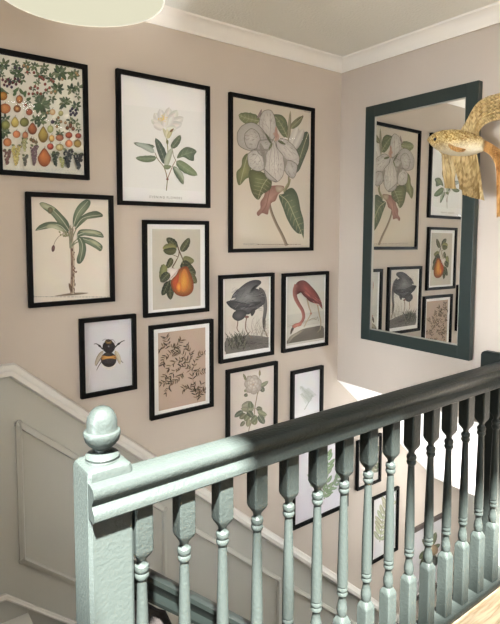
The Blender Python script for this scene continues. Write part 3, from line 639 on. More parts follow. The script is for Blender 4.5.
def banana(A):
    A.tone = .22
    # tracing of the palm: offset (30,190) at 4.127
    B = (98, 82, 70)
    A.blob([(145, 604), (190, 594), (240, 586), (290, 583), (340, 586), (290, 596), (220, 602)], (110, 92, 74), (150, 134, 112))
    A.curve([(246, 592), (250, 480), (250, 400), (246, 320), (238, 240)], 24, 22, (206, 190, 164), (150, 120, 98), m=6)
    for i in range(26):
        y = 330 + i * 9.8; x = 252 + rnd.uniform(-11, 9); A.leaf(x, y, x + rnd.uniform(-3, 6), y + rnd.uniform(8, 16), rnd.uniform(4, 8), 0, jit((110, 70, 56), 18), n=4)
    A.curve([(240, 330), (248, 420), (246, 585)], 2.5, 4, (112, 84, 68)); A.leaf(242, 582, 228, 528, 14, 0, (120, 96, 74), n=6); A.leaf(262, 470, 274, 460, 10, .3, (140, 104, 86), n=5)
    A.curve([(240, 330), (236, 270), (240, 235)], 18, 12, (170, 172, 140), (128, 132, 104))
    for P in ([(244, 320), (262, 290), (285, 275)], [(246, 318), (268, 300), (290, 290)], [(240, 300), (256, 250), (275, 210)], [(236, 290), (226, 250), (216, 216)]): A.curve(P, 8, 5, (150, 154, 122), (112, 118, 90))
    G1 = (132, 146, 116); G2 = (86, 104, 80); P_ = (186, 190, 156); V = (196, 200, 172)
    def bl(P, mid, k=1.0):
        A.blob(P, tuple(v * k for v in G1), tuple(v * k for v in G2)); A.curve(mid, 4, 2, V)
    bl([(60, 80), (74, 68), (110, 78), (150, 100), (190, 140), (222, 178), (232, 215), (220, 238), (196, 222), (160, 180), (128, 140), (90, 112)], [(228, 226), (180, 158), (120, 100), (66, 76)])
    A.blob([(62, 78), (80, 70), (120, 86), (150, 104), (130, 118), (96, 108), (70, 94)], (196, 198, 160), (150, 156, 118)); A.blob([(108, 104), (124, 96), (136, 108), (130, 128), (112, 132)], (136, 128, 96), (100, 96, 70))
    bl([(250, 200), (252, 150), (268, 105), (296, 70), (328, 52), (350, 62), (346, 90), (320, 125), (290, 160), (262, 205)], [(254, 202), (280, 130), (336, 62)], 1.06)
    bl([(262, 215), (272, 180), (300, 148), (340, 126), (385, 118), (418, 136), (416, 152), (370, 152), (330, 166), (296, 196), (268, 222)], [(264, 216), (310, 158), (410, 140)], .96)
    bl([(36, 230), (60, 200), (100, 182), (150, 180), (190, 196), (214, 226), (222, 246), (190, 232), (140, 216), (100, 216), (66, 224)], [(218, 240), (160, 196), (44, 226)])
    A.blob([(100, 216), (110, 196), (150, 196), (190, 218), (205, 236), (170, 228), (136, 216)], (200, 204, 172), (160, 166, 130))
    bl([(272, 258), (286, 228), (320, 222), (372, 226), (412, 240), (426, 268), (400, 268), (350, 262), (310, 258), (284, 266)], [(272, 258), (330, 240), (420, 262)])
    A.blob([(290, 234), (340, 228), (380, 232), (415, 250), (380, 250), (330, 244)], (196, 200, 164), (150, 156, 118))
    bl([(270, 272), (300, 266), (350, 272), (400, 298), (420, 322), (408, 348), (380, 332), (340, 310), (300, 292)], [(272, 272), (340, 286), (414, 336)])
    A.blob([(340, 280), (380, 290), (410, 316), (396, 320), (360, 302)], (190, 194, 156), (150, 156, 118))
    bl([(276, 270), (296, 266), (316, 290), (326, 330), (318, 380), (296, 416), (276, 416), (272, 390), (284, 350), (284, 310)], [(288, 272), (306, 320), (290, 408)], .98)
    A.curve([(232, 236), (200, 244), (172, 262), (150, 290), (140, 318)], 3, 3, (140, 120, 92)); A.ell(138, 332, 10, 20, 8, (130, 88, 84), (84, 56, 56), n=10)
    for i in range(14): A.ell(172 + rnd.uniform(0, 50), 232 + rnd.uniform(0, 30), 5, 8, rnd.uniform(-50, 50), (170, 172, 128), (120, 116, 84), n=6)
    for i in range(18): A.leaf(238 + rnd.uniform(-12, 12), 240 + rnd.uniform(-10, 60), 238 + rnd.uniform(-16, 20), 190 + rnd.uniform(0, 50), 5, 0, jit((160, 150, 120)), n=4)
    x = 22; 
    A.line([(16, 606), (30, 606)], 8, 8, (70, 70, 66))
    while x < 440: l = rnd.uniform(5, 18); A.line([(x + 14, 607 + x * .004), (x + 14 + l, 607 + x * .004)], 3.4, 3.4, (140, 136, 126)); x += l + rnd.uniform(3, 7)

def pear(A):
    A.tone = .10
    S = (92, 72, 52)
    for P, a, b_ in (([(228, 175), (240, 210), (262, 262)], 8, 6), ([(240, 210), (238, 240), (215, 290), (190, 330)], 6, 3), ([(262, 262), (268, 290), (272, 308)], 6, 5), ([(236, 250), (200, 236)], 4, 3), ([(215, 290), (200, 310), (215, 325), (185, 355)], 4, 3), ([(228, 262), (205, 300)], 4, 3)): A.curve(P, a, b_, S)
    A.blob([(172, 352), (178, 322), (200, 318), (230, 322), (240, 330), (200, 372), (186, 388)], (222, 214, 206), (200, 188, 182)); A.curve([(180, 388), (220, 345), (250, 306)], 3, 2, (150, 110, 96))
    V = (130, 134, 96)
    def lf(x0, y0, x1, y1, w_, b_, c=(78, 82, 56), d=(44, 48, 34)): A.leaf(x0, y0, x1, y1, w_, b_, c, d, V, n=11, veins=True)
    lf(226, 196, 166, 136, 48, .2, (74, 78, 56)); lf(226, 200, 142, 196, 56, .15, (150, 146, 88), (96, 94, 56)); A.leaf(226, 206, 145, 212, 44, -.4, (90, 94, 60), (56, 60, 40), n=9)
    lf(252, 218, 302, 136, 44, .1, (84, 86, 58)); lf(262, 258, 330, 276, 50, .3, (120, 120, 78), (80, 80, 54)); lf(258, 276, 338, 356, 70, .35, (66, 70, 48), (44, 48, 34))
    lf(196, 255, 166, 318, 36, -.2, (84, 86, 56)); lf(150, 292, 130, 390, 46, -.2, (134, 136, 84), (88, 92, 58)); lf(182, 345, 130, 400, 50, .1, (64, 70, 48)); lf(306, 350, 342, 408, 46, .2, (92, 88, 56), (60, 56, 38))
    lf(190, 385, 188, 506, 50, .1, (66, 72, 54), (48, 54, 40)); lf(178, 395, 138, 480, 42, -.1, (58, 64, 46), (42, 46, 34))
    P = [(272, 306), (292, 312), (304, 340), (318, 375), (326, 412), (322, 450), (300, 476), (264, 486), (226, 476), (202, 448), (190, 410), (196, 384), (222, 356), (240, 322)]
    A.blob(P, (214, 150, 52), (116, 46, 22), (262, 405), m=5)
    A.blob([(272, 320), (290, 350), (296, 400), (286, 440), (262, 458), (244, 430), (246, 380), (256, 340)], (216, 158, 56), (190, 106, 38), (266, 400))
    A.blob([(200, 400), (216, 372), (238, 350), (236, 392), (226, 440), (210, 436)], (186, 76, 34), (160, 64, 28)); A.blob([(222, 430), (234, 400), (250, 412), (250, 444), (236, 458)], (232, 160, 50), (196, 96, 34))
    for i in range(40): x = rnd.uniform(210, 312); y = rnd.uniform(350, 468); A.ell(x, y, 1.6, 1.6, 0, (170, 80, 36), n=5)
    A.leaf(262, 296, 292, 300, 16, 0, (60, 62, 40), n=6)

def bee(A):
    K = (30, 26, 24)
    for s_, P in ((-1, [(192, 262), (170, 240), (150, 226), (132, 228)]), (1, [(272, 248), (296, 226), (318, 210), (336, 204)])):
        A.curve(P, 9, 4, K)
        A.ell(P[1][0], P[1][1], 13, 7, 40 if s_ < 0 else -35, K)
    for P in ([(192, 300), (166, 340), (146, 374)], [(192, 330), (164, 372), (150, 402)], [(276, 280), (306, 330), (326, 352)], [(272, 300), (292, 330), (310, 345)]): A.curve(P, 7, 3, (70, 58, 44))
    A.leaf(196, 270, 140, 372, 26, .2, (186, 176, 160), (120, 104, 84), (90, 76, 60), n=8); A.leaf(272, 270, 306, 362, 30, -.2, (200, 192, 170), (134, 116, 90), (90, 76, 60), n=8)
    A.ell(232, 350, 48, 42, 0, (232, 228, 220), (206, 202, 194), n=20)
    A.ell(230, 330, 52, 50, 0, (58, 48, 44), (34, 28, 26), n=20); A.ell(230, 345, 46, 18, 0, (40, 38, 46), (26, 24, 30), n=16)
    A.blob([(184, 306), (210, 304), (250, 302), (276, 306), (276, 326), (250, 322), (210, 326), (186, 332)], (206, 158, 84), (150, 104, 52))
    A.ell(230, 295, 34, 14, 0, (70, 64, 62), K, n=14); A.ell(231, 246, 42, 42, 0, (44, 40, 42), K, n=20)
    A.ell(230, 212, 26, 16, 0, (176, 142, 84), (90, 70, 44), n=14); A.ell(228, 204, 16, 9, 0, (84, 66, 50), K, n=12); A.ell(230, 243, 7, 7, 0, (150, 150, 158), (60, 56, 60), n=8)
    A.curve([(218, 200), (204, 194), (188, 206)], 3, 2, K); A.curve([(240, 200), (258, 198), (274, 220)], 3, 2, K)
    for i in range(160):
        t = rnd.uniform(0, 6.28); k = rnd.choice([0, 1, 2]); cx, cy, rx, ry = [(231, 246, 40, 40), (230, 330, 48, 46), (230, 356, 44, 40)][k]
        c = [(30, 26, 26), (52, 44, 40), (222, 218, 208)][k]; a = rnd.uniform(.75, 1)
        if k == 2: t = rnd.uniform(.3, 2.84)
        x, y = cx + rx * a * math.cos(t), cy + ry * a * math.sin(t); A.line([(x, y), (x + 9 * math.cos(t), y + 9 * math.sin(t))], 2, .6, jit(c, 10))
    for x0 in (192, 196): pass
    A.curve([(106, 402), (104, 450), (92, 520)], 1.5, 1.5, (232, 232, 234))

def herb(A):
    # tracing offset (150,325) at 6.94
    OL = [(74, 62, 46), (96, 80, 58), (118, 98, 74), (64, 56, 44)]
    stems = [[(340, 535), (325, 470), (310, 400), (300, 320), (270, 250), (220, 200), (150, 150), (120, 90)], [(300, 320), (240, 290), (180, 320), (130, 390), (90, 410)], [(270, 250), (200, 250), (140, 300), (110, 360)],
             [(280, 260), (290, 200), (260, 150)], [(300, 320), (340, 330), (390, 320)], [(325, 470), (280, 440), (240, 450)], [(325, 470), (350, 440), (370, 410)], [(220, 200), (170, 200), (110, 230), (95, 280)], [(310, 300), (330, 230), (380, 200)],
             [(240, 330), (200, 380), (150, 410), (120, 470)], [(330, 500), (360, 480), (390, 460)], [(150, 150), (100, 150), (70, 180)], [(160, 160), (200, 140), (220, 110)]]
    for S in stems:
        pts = smooth_open(S, 4); A.line(pts, 3, 1.5, (104, 88, 68))
        for i in range(1, len(pts)):
            (x0, y0), (x1, y1) = pts[i - 1], pts[i]; t0 = math.degrees(math.atan2(y1 - y0, x1 - x0))
            for sgn in (-1, 1):
                for _ in range(1):
                    if rnd.random() < .80:
                        t = math.radians(t0 + sgn * rnd.uniform(25, 70)); L = rnd.uniform(22, 42); A.leaf(x1, y1, x1 + L * math.cos(t), y1 + L * math.sin(t), rnd.uniform(6, 10), rnd.uniform(-.4, .4), jit(rnd.choice(OL), 16), n=4)

def heron(A):
    # tracing offset (215,270) at 6.24
    A.quad([(58, 66), (344, 40), (344, 120), (58, 140)], (206, 200, 190)); A.blob([(90, 300), (140, 290), (160, 350), (150, 400), (100, 400)], (196, 184, 172), (206, 198, 188))
    A.quad([(76, 428), (345, 420), (345, 486), (76, 528)], (104, 100, 96)); A.blob([(76, 440), (200, 410), (345, 425), (345, 480), (200, 500), (80, 520)], (92, 88, 84), (112, 108, 104))
    D1 = (96, 96, 98); D2 = (44, 44, 46)
    A.curve([(206, 300), (200, 340), (202, 375), (222, 410), (242, 428)], 7, 5, (116, 96, 80)); A.curve([(152, 300), (150, 340), (146, 366), (158, 390)], 7, 5, (120, 100, 86))
    # neck going down on the right
    A.blob([(286, 110), (316, 130), (332, 180), (334, 250), (324, 310), (312, 350), (304, 320), (312, 250), (306, 190), (288, 150)], (110, 106, 104), (80, 78, 78), (318, 210))
    A.leaf(318, 300, 318, 388, 20, .1, (90, 84, 76), (60, 56, 52), n=8); A.leaf(322, 380, 336, 420, 8, 0, (134, 116, 90), n=5)
    # plumes
    A.blob([(104, 190), (124, 150), (160, 116), (200, 84), (240, 66), (280, 64), (298, 76), (290, 92), (262, 98), (246, 112), (280, 122), (312, 150), (322, 200), (300, 226), (250, 260), (214, 280), (170, 270), (128, 250), (104, 236), (84, 214), (80, 200)], (134, 134, 134), (58, 58, 60), (210, 165))
    A.blob([(84, 198), (130, 196), (200, 206), (296, 200), (270, 222), (220, 236), (150, 244), (104, 236)], (74, 74, 76), (50, 50, 52))
    A.blob([(116, 290), (130, 262), (170, 250), (204, 262), (200, 290), (178, 312), (150, 320), (126, 308)], (84, 82, 84), (50, 48, 50)); A.blob([(232, 260), (262, 236), (256, 270), (238, 290)], (70, 68, 68), (50, 48, 48))
    for i in range(110):
        x = rnd.uniform(110, 300); y = rnd.uniform(120, 250); t = rnd.uniform(-.5, .4) + (.6 if x < 200 else 0); L = rnd.uniform(16, 40); A.line([(x, y), (x + L * math.cos(t), y - L * math.sin(t))], 2, .8, jit(rnd.choice([(60, 60, 62), (126, 126, 128), (40, 40, 42), (96, 94, 92)]), 8))
    A.ell(206, 294, 14, 8, 0, (130, 92, 86), (90, 64, 60)); A.blob([(104, 190), (126, 186), (136, 176), (116, 178)], (190, 184, 176))
    for i in range(90):
        x = rnd.uniform(84, 200); y = rnd.uniform(430, 505); t = rnd.uniform(-2.4, -.8); L = rnd.uniform(30, 80); A.leaf(x, y, x + L * math.cos(t), y + L * math.sin(t), 5, rnd.uniform(-.5, .5), jit(rnd.choice([(70, 72, 62), (104, 104, 90), (50, 50, 44), (130, 130, 116)]), 10), n=4)
    for i in range(34):
        x = rnd.uniform(225, 335); y = rnd.uniform(380, 430); t = rnd.uniform(-2.4, -.9); L = rnd.uniform(40, 110); A.curve([(x, y), (x + L * .5 * math.cos(t), y + L * .6 * math.sin(t)), (x + L * math.cos(t + .3), y + L * math.sin(t + .3))], 2.2, .8, jit((140, 134, 122), 20))
    for i in range(70):
        x = rnd.uniform(100, 340); y = rnd.uniform(430, 500); A.line([(x, y), (x + rnd.uniform(8, 24), y - rnd.uniform(-4, 6))], 2.5, 1, jit(rnd.choice([(70, 68, 64), (130, 126, 120), (60, 58, 56)]), 12))

def flamingo(A):
    A.tone = .12
    # tracing offset (278,265) at 6.57
    A.quad([(66, 72), (322, 50), (322, 170), (66, 200)], (196, 196, 186)); A.quad([(68, 330), (320, 300), (320, 380), (70, 420)], (186, 184, 172))
    A.blob([(72, 396), (110, 384), (170, 392), (220, 368), (260, 360), (262, 340), (240, 352)], (160, 156, 142), (176, 172, 158))
    A.blob([(68, 530), (76, 490), (120, 452), (170, 424), (230, 410), (306, 404), (306, 490), (200, 508)], (98, 92, 82), (112, 106, 96), (190, 465)); A.blob([(72, 500), (90, 470), (140, 440), (180, 428), (150, 452), (100, 486), (80, 515)], (168, 160, 142), (130, 124, 110))
    A.quad([(66, 520), (308, 480), (308, 492), (66, 534)], (206, 204, 194))
    for P in ([(200, 222), (214, 280), (226, 318), (206, 360), (180, 410)], [(270, 262), (280, 320), (292, 380), (286, 430)]): A.curve(P, 9, 6, (150, 140, 116), (180, 158, 130))
    A.ell(226, 320, 7, 8, 0, (170, 120, 100)); A.curve([(286, 424), (276, 438), (268, 444)], 5, 3, (150, 140, 116)); A.curve([(160, 432), (150, 448), (162, 440)], 5, 3, (150, 140, 116))
    R1 = (150, 80, 72); R2 = (102, 54, 50)
    A.blob([(118, 150), (132, 118), (160, 102), (190, 106), (224, 136), (256, 172), (280, 210), (296, 250), (302, 290), (290, 276), (272, 256), (240, 246), (210, 228), (180, 206), (160, 182), (146, 176), (134, 196), (122, 190)], R1, R2, (200, 160))
    A.blob([(190, 206), (220, 212), (256, 236), (270, 256), (240, 250), (212, 236)], (84, 44, 44), (110, 54, 52))
    A.curve([(132, 130), (120, 170), (124, 215), (146, 260), (170, 300), (178, 340), (168, 370), (146, 392)], 30, 16, (158, 98, 86), (122, 68, 60), m=7)
    A.blob([(104, 398), (124, 386), (150, 380), (168, 376), (160, 400), (134, 408), (112, 420), (104, 412)], (200, 118, 100), (150, 86, 74)); A.blob([(90, 450), (94, 426), (104, 412), (114, 420), (104, 440), (94, 458)], (90, 72, 60), (60, 50, 44))
    for i in range(24):
        x = rnd.uniform(170, 280); y = 130 + (x - 170) * .9 + rnd.uniform(-10, 50); A.line([(x, y), (x + 22, y + 22)], 2.4, .8, jit(rnd.choice([(170, 84, 76), (214, 130, 116), (120, 60, 56)]), 8))
    A.curve([(212, 366), (240, 350), (262, 362), (270, 340), (276, 370)], 2, 2, (120, 110, 92)); A.curve([(70, 406), (120, 396), (150, 410)], 2, 2, (140, 128, 108))

def rose(A):
    # tracing offset (222,358) at 7.8
    G = [(132, 134, 110), (112, 116, 94), (150, 150, 126), (96, 100, 82)]
    A.curve([(292, 270), (284, 320), (270, 400), (262, 470), (240, 520), (225, 560), (215, 640)], 6, 6, (140, 122, 98), (110, 100, 80))
    for P in ([(270, 400), (310, 400), (350, 440)], [(264, 420), (220, 400), (180, 400)], [(262, 470), (200, 460), (130, 460)], [(290, 290), (310, 250), (340, 200)], [(210, 280), (200, 220), (190, 150)], [(290, 200), (305, 150), (308, 100)]): A.curve(P, 4, 3, (130, 120, 94))
    for q in [(265, 400, 160, 400, 52), (240, 350, 165, 385, 44), (255, 360, 215, 430, 46), (240, 400, 232, 340, 40), (180, 420, 110, 468, 40), (200, 440, 150, 480, 44), (240, 440, 190, 500, 46), (262, 470, 270, 530, 54), (300, 440, 352, 470, 50), (300, 450, 345, 520, 52),
              (280, 400, 330, 405, 36), (290, 420, 366, 452, 40), (190, 500, 156, 540, 30), (225, 480, 214, 545, 40), (300, 230, 376, 184, 34), (318, 232, 340, 270, 40), (215, 290, 184, 300, 28), (200, 270, 190, 250, 20), (210, 420, 255, 470, 46), (285, 455, 240, 505, 44)]:
        A.leaf(*q, rnd.uniform(-.25, .25), jit(rnd.choice(G), 10), None, (170, 170, 146), n=8, veins=False)
    A.leaf(308, 145, 308, 96, 16, 0, (140, 132, 104), n=6); A.leaf(200, 180, 178, 126, 20, .1, (134, 132, 106), n=6); A.leaf(205, 185, 218, 140, 14, .1, (150, 146, 120), n=6)
    c = (256, 212)
    for r, n, k in ((62, 7, .86), (46, 6, .92), (30, 5, .96), (16, 4, .9)):
        for i in range(n):
            t = 2 * math.pi * (i + .3 * (r % 3)) / n; A.ell(c[0] + r * .62 * math.cos(t), c[1] + r * .72 * math.sin(t), r * .52, r * .55, 0, (214 * k, 204 * k, 194 * k), (172 * k, 160 * k, 150 * k), n=12)
    A.ell(*c, 8, 8, 0, (190, 168, 150), (150, 132, 118), n=8)

def feather(A):
    # tracing offset (288,360) at 10.4
    A.curve([(190, 525), (215, 480), (250, 420), (270, 400)], 5, 4, (120, 132, 120)); A.curve([(262, 402), (230, 370), (180, 310), (150, 280)], 4, 2, (140, 150, 138)); A.curve([(240, 440), (200, 400), (160, 350)], 3, 2, (150, 160, 148))
    for k, (ax, ay, bx, by, n) in enumerate([(262, 402, 150, 280, 26), (240, 440, 160, 352, 18), (285, 385, 215, 300, 16)]):
        for i in range(n):
            t = i / n; x = ax + (bx - ax) * t; y = ay + (by - ay) * t; L = 46 * (1 - .55 * t)
            A.curve([(x, y), (x - L * .5, y + L * .15), (x - L * .9, y + L * .5)], 3.2, 1, jit((150, 160, 148), 8), m=3)
            A.curve([(x, y), (x + L * .35, y - L * .3), (x + L * .75, y - L * .3)], 3, 1, jit((160, 170, 158), 8), m=3)
def sprig(A, pts, L, c, wd, sgn=1):
    P = smooth_open(pts, 5); A.line(P, wd * .25, wd * .15, tuple(v * .85 for v in c))
    for i in range(1, len(P), 2):
        (x0, y0), (x1, y1) = P[i - 1], P[i]; t0 = math.degrees(math.atan2(y1 - y0, x1 - x0))
        for s_ in (-1, 1):
            t = math.radians(t0 + s_ * rnd.uniform(28, 50)); A.leaf(x1, y1, x1 + L * math.cos(t), y1 + L * math.sin(t), wd, .15 * s_, jit(c, 10), None, tuple(min(255, v * 1.2) for v in c), n=6)
def fern(A):   # photograph coordinates x10
    sprig(A, [(3260, 5000), (3290, 4880), (3270, 4780), (3300, 4660), (3280, 4560)], 95, (128, 150, 118), 34); sprig(A, [(3260, 5000), (3180, 4880), (3140, 4780)], 70, (140, 158, 130), 26); sprig(A, [(3270, 4950), (3360, 4860), (3400, 4780)], 70, (134, 154, 124), 26)
def small_sprig(A):
    sprig(A, [(3760, 4740), (3780, 4660), (3760, 4580), (3775, 4500)], 55, (120, 126, 104), 26); sprig(A, [(3765, 4720), (3720, 4660), (3700, 4600)], 40, (140, 142, 120), 20); A.ell(3690, 4560, 40, 34, 0, (196, 178, 160), (150, 130, 116)); A.ell(3660, 4640, 34, 30, 0, (206, 186, 170), (160, 140, 126))
def olive(A):
    sprig(A, [(3815, 5430), (3835, 5300), (3850, 5180), (3890, 5060)], 110, (178, 184, 156), 40)
def foliage(A):
    for q in [(4310, 5480, 4380, 5330, 60), (4300, 5500, 4240, 5400, 50), (4320, 5500, 4420, 5450, 50), (4300, 5520, 4210, 5600, 60), (4310, 5530, 4400, 5620, 60), (4290, 5560, 4220, 5700, 50)]: A.leaf(*q, .2, jit((96, 108, 80), 10), None, (140, 150, 120), n=8)
    A.ell(4330, 5510, 70, 60, 0, (170, 150, 120), (120, 100, 76)); A.ell(4350, 5620, 60, 50, 0, (56, 60, 56), (36, 40, 38)); A.ell(4310, 5700, 50, 50, 0, (80, 84, 76), (50, 56, 50)); A.curve([(4300, 5560), (4330, 5720), (4280, 5900)], 16, 12, (90, 84, 70))

T = (0, 0, 10)
picture([(-6.1, 46.4), (87.9, 64.8), (90.1, 180.0), (-2.1, 174.2)], (-1.695, -1.374, .650, .226), (0, 45, 4.457), fruit_chart, 'black-framed fruit chart crowded with pears, grapes and berries, top left of the wall', (226, 225, 214))
picture([(117.0, 67.9), (210.5, 86.5), (210.8, 208.0), (119.1, 204.7)], (-1.260, -.834, .660, .137), (115, 100, 5.0), peony, 'black-framed print of one white peony with green leaves and a line of caption', (234, 235, 234), caption=('EVENING FLOWERS', 262, 492, .0135, M_ink))
picture([(230.3, 91.4), (315.3, 108.2), (313.8, 250.6), (230.3, 252.7)], (-.729, -.207, .655, -.062), (225, 90, 5.0), magnolia, 'tall black-framed print of a large white magnolia bloom with a reddish brown leaf', (196, 187, 172), caption=('MAGNOLIA', 138, 776, .014, M_ink))
picture([(26.1, 191.4), (113.8, 195.4), (115.5, 301.5), (29.3, 308.4)], (-1.605, -1.281, .172, -.243), (30, 190, 5.675), banana, 'black-framed print of a banana palm on cream paper, under the fruit chart', (222, 215, 202))
picture([(143.7, 219.7), (209.5, 220.9), (209.7, 311.5), (144.9, 318.2)], (-1.156, -.841, .080, -.321), (140, 215, 5.943), pear, 'black-framed print with white mount showing a ripe orange pear on a leafy branch', (186, 181, 168), mount=[(78, 84), (366, 84), (368, 545), (86, 562)])
picture([(80.0, 319.3), (136.6, 313.8), (137.6, 389.2), (81.6, 399.8)], (-1.423, -1.192, -.300, -.611), (75, 310, 6.571), bee, 'small black-framed print of a single bumblebee on pale grey paper', (204, 203, 206))
picture([(150.2, 326.3), (213.9, 319.0), (214.1, 406.7), (151.2, 421.3)], (-1.132, -.819, -.357, -.758), (150, 325, 6.94), herb, 'black-framed print of tangled brown leafy twigs on dusky pink paper with white mount', (180, 160, 144), mount=[(66, 58), (392, 20), (396, 534), (66, 600)])
picture([(220.3, 275.8), (275.0, 272.7), (274.5, 354.6), (220.4, 364.2)], (-.784, -.465, -.164, -.568), (215, 270, 6.24), heron, 'black-framed print of a dark grey heron bending down among reeds', (204, 198, 188), mount=[(60, 64), (348, 40), (342, 484), (74, 530)])
picture([(283.6, 273.8), (329.5, 271.1), (328.6, 345.3), (283.1, 353.3)], (-.409, -.091, -.172, -.569), (278, 265, 6.568), flamingo, 'black-framed print of a pink flamingo lowering its neck to the ground', (192, 190, 178), mount=[(66, 72), (322, 50), (308, 492), (70, 534)])
picture([(227.5, 370.6), (278.4, 361.1), (277.9, 440.1), (227.6, 455.3)], (-.745, -.440, -.604, -1.004), (222, 358, 7.8), rose, 'black-framed print of a pale rose over grey-green leaves, below the heron', (206, 198, 190))
picture([(292.6, 372.0), (324.1, 365.4), (323.4, 421.9), (292.1, 431.2)], (-.345, -.122, -.673, -.980), (288, 360, 10.4), feather, 'small black-framed print of a faint feathery frond on white, below the flamingo', (216, 217, 220))
picture([(293.9, 433.3), (350.1, 416.4), (348.6, 506.2), (293.0, 531.1)], (-.333, .087, -.994, -1.514), T, fern, 'large black-framed print of a sparse green stem on pale lilac-white, behind the spindles', (212, 210, 216))
picture([(358.4, 441.8), (382.5, 433.4), (381.5, 481.2), (357.6, 491.5)], (.160, .371, -1.157, -1.450), T, small_sprig, 'smallest black-framed print with blossoms, seen between spindles, above the white leaf-branch print', (206, 198, 190), fw_=.012)
picture([(372.8, 499.0), (399.8, 486.7), (398.3, 550.0), (371.5, 565.2)], (.295, .549, -1.536, -1.944), T, olive, 'black-framed print of a pale olive leaf branch on white, low behind the spindles', (216, 215, 216), fw_=.014)
picture([(409.6, 532.3), (445.9, 512.5), (443.8, 582.9), (407.8, 607.5)], (.660, 1.060, -1.868, -2.370), T, foliage, 'brown-framed print of dark foliage, farthest down the stairs beside the hall wall', (200, 198, 200), fw_=.026, fmat=M_brown)

# ================================================================== MIRROR
my0, my1, mz1, mz0 = -.197, -.792, .652, -.510
mir = thing('wall_mirror', 'tall wall mirror in a flat dark green wooden frame above the stairs', 'mirror', (-.002, (my0 + my1) / 2, (mz0 + mz1) / 2))
hw, hh = (my0 - my1) / 2, (mz1 - mz0) / 2; bw = .056
mb = MB()
def rail_piece(a0, a1, b0, b1): MB_ = mb.box(-.030, 0, a0, a1, b0, b1)
rail_piece(-hw, -hw + bw, -hh, hh); rail_piece(hw - bw, hw, -hh, hh); rail_piece(-hw + bw, hw - bw, hh - bw, hh); rail_piece(-hw + bw, hw - bw, -hh, -hh + bw)
mb.make('frame', M_mgreen, mir, bevel=.0015)
iw, ih = hw - bw, hh - bw
MB().box(-.0215, -.004, -iw, iw, -ih, ih).make('mirror_glass', M_mirror, mir)
mb = MB()
for a0, a1, b0, b1 in ((-iw, -iw + .005, -ih, ih), (iw - .005, iw, -ih, ih), (-iw + .005, iw - .005, ih - .005, ih), (-iw + .005, iw - .005, -ih, -ih + .005)): mb.box(-.026, -.0216, a0, a1, b0, b1)
mb.make('inner_slip', mat('pale_metal_slip', (.5, .5, .46), .35, .7), mir)
mir.rotation_euler = (0, math.radians(.4), 0); mir.location.x = -.0065

# ================================================================== PENDANT LAMP
ph = thing('pendant_lampshade', 'round cream pendant lampshade hanging at the upper left edge', 'lamp', (-1.598, -.581, CEIL))
def lathe(pr, n=64): return MB().loft([[(r_ * math.cos(2 * math.pi * i / n), r_ * math.sin(2 * math.pi * i / n), z) for i in range(n)] for r_, z in pr])
R_ = .215; zb = .65 - CEIL
lathe([(R_, zb), (R_ - .004, zb + .17), (R_ - .007, zb + .17), (R_ - .003, zb)] + [(R_, zb)]).make('shade', M_shade, ph, smooth=40)
def torus(R0, r0, z0, n=64, k=8):
    return [[((R0 + r0 * math.cos(2 * math.pi * j / k)) * math.cos(2 * math.pi * i / n), (R0 + r0 * math.cos(2 * math.pi * j / k)) * math.sin(2 * math.pi * i / n), z0 + r0 * math.sin(2 * math.pi * j / k)) for i in range(n)] for j in range(k + 1)]
MB().loft(torus(R_, .0022, zb), cap=False).make('rim', M_shade, ph, smooth=60)
lathe([(.0005, zb + .006), (R_ - .006, zb + .006), (R_ - .006, zb + .009), (.0005, zb + .009)]).make('diffuser', M_shade, ph, smooth=40)
lathe([(.0045, zb + .009), (.0045, -.02)], 12).make('cord', M_white, ph, smooth=60)
lathe([(.04, 0), (.04, -.012), (.028, -.024), (.001, -.026)], 32).make('ceiling_rose', M_white, ph, smooth=40)

# ================================================================== FISH ORNAMENT
FX = -.13
FISHQ = [(-.5309, .6082), (-.9358, .53), (-.9525, .0795), (-.5458, .0866)]
Hf = homography([(410, 100), (500, 100), (500, 220), (410, 220)], FISHQ)
def fy(x, y): return Hf(410 + x / 5.2, 100 + y / 5.2)
fish = thing('fish_ornament', 'gold fabric goldfish ornament with pleated fins mounted beside the mirror', 'ornament', (0, -.755, .385))
M_scale = bpy.data.materials.new('gold_scale_fabric'); M_scale.use_nodes = True
nt = M_scale.node_tree; b = nt.nodes['Principled BSDF']; b.inputs['Roughness'].default_value = .42; b.inputs['Metallic'].default_value = .35
tc = nt.nodes.new('ShaderNodeTexCoord'); vo = nt.nodes.new('ShaderNodeTexVoronoi'); vo.inputs['Scale'].default_value = 190
nz = nt.nodes.new('ShaderNodeTexNoise'); nz.inputs['Scale'].default_value = 18; nz.inputs['Detail'].default_value = 5
r = nt.nodes.new('ShaderNodeValToRGB'); r.color_ramp.elements[0].color = (.42, .27, .07, 1); r.color_ramp.elements[0].position = .2; r.color_ramp.elements[1].color = (.95, .86, .58, 1); r.color_ramp.elements[1].position = .8
r2_ = nt.nodes.new('ShaderNodeValToRGB'); r2_.color_ramp.elements[0].color = (.50, .36, .14, 1); r2_.color_ramp.elements[1].color = (.92, .80, .50, 1); r2_.color_ramp.elements[0].position = .38; r2_.color_ramp.elements[1].position = .6
sep = nt.nodes.new('ShaderNodeSeparateXYZ'); mx = nt.nodes.new('ShaderNodeMix'); mx.data_type = 'RGBA'
mr = nt.nodes.new('ShaderNodeMapRange'); mr.inputs['From Min'].default_value = -.034; mr.inputs['From Max'].default_value = .018
pale = nt.nodes.new('ShaderNodeMix'); pale.data_type = 'RGBA'; pale.inputs['A'].default_value = (.66, .60, .44, 1)
L_ = nt.links.new
L_(tc.outputs['Object'], vo.inputs['Vector']); L_(tc.outputs['Object'], nz.inputs['Vector']); L_(vo.outputs['Color'], r.inputs['Fac']); L_(nz.outputs['Fac'], r2_.inputs['Fac'])
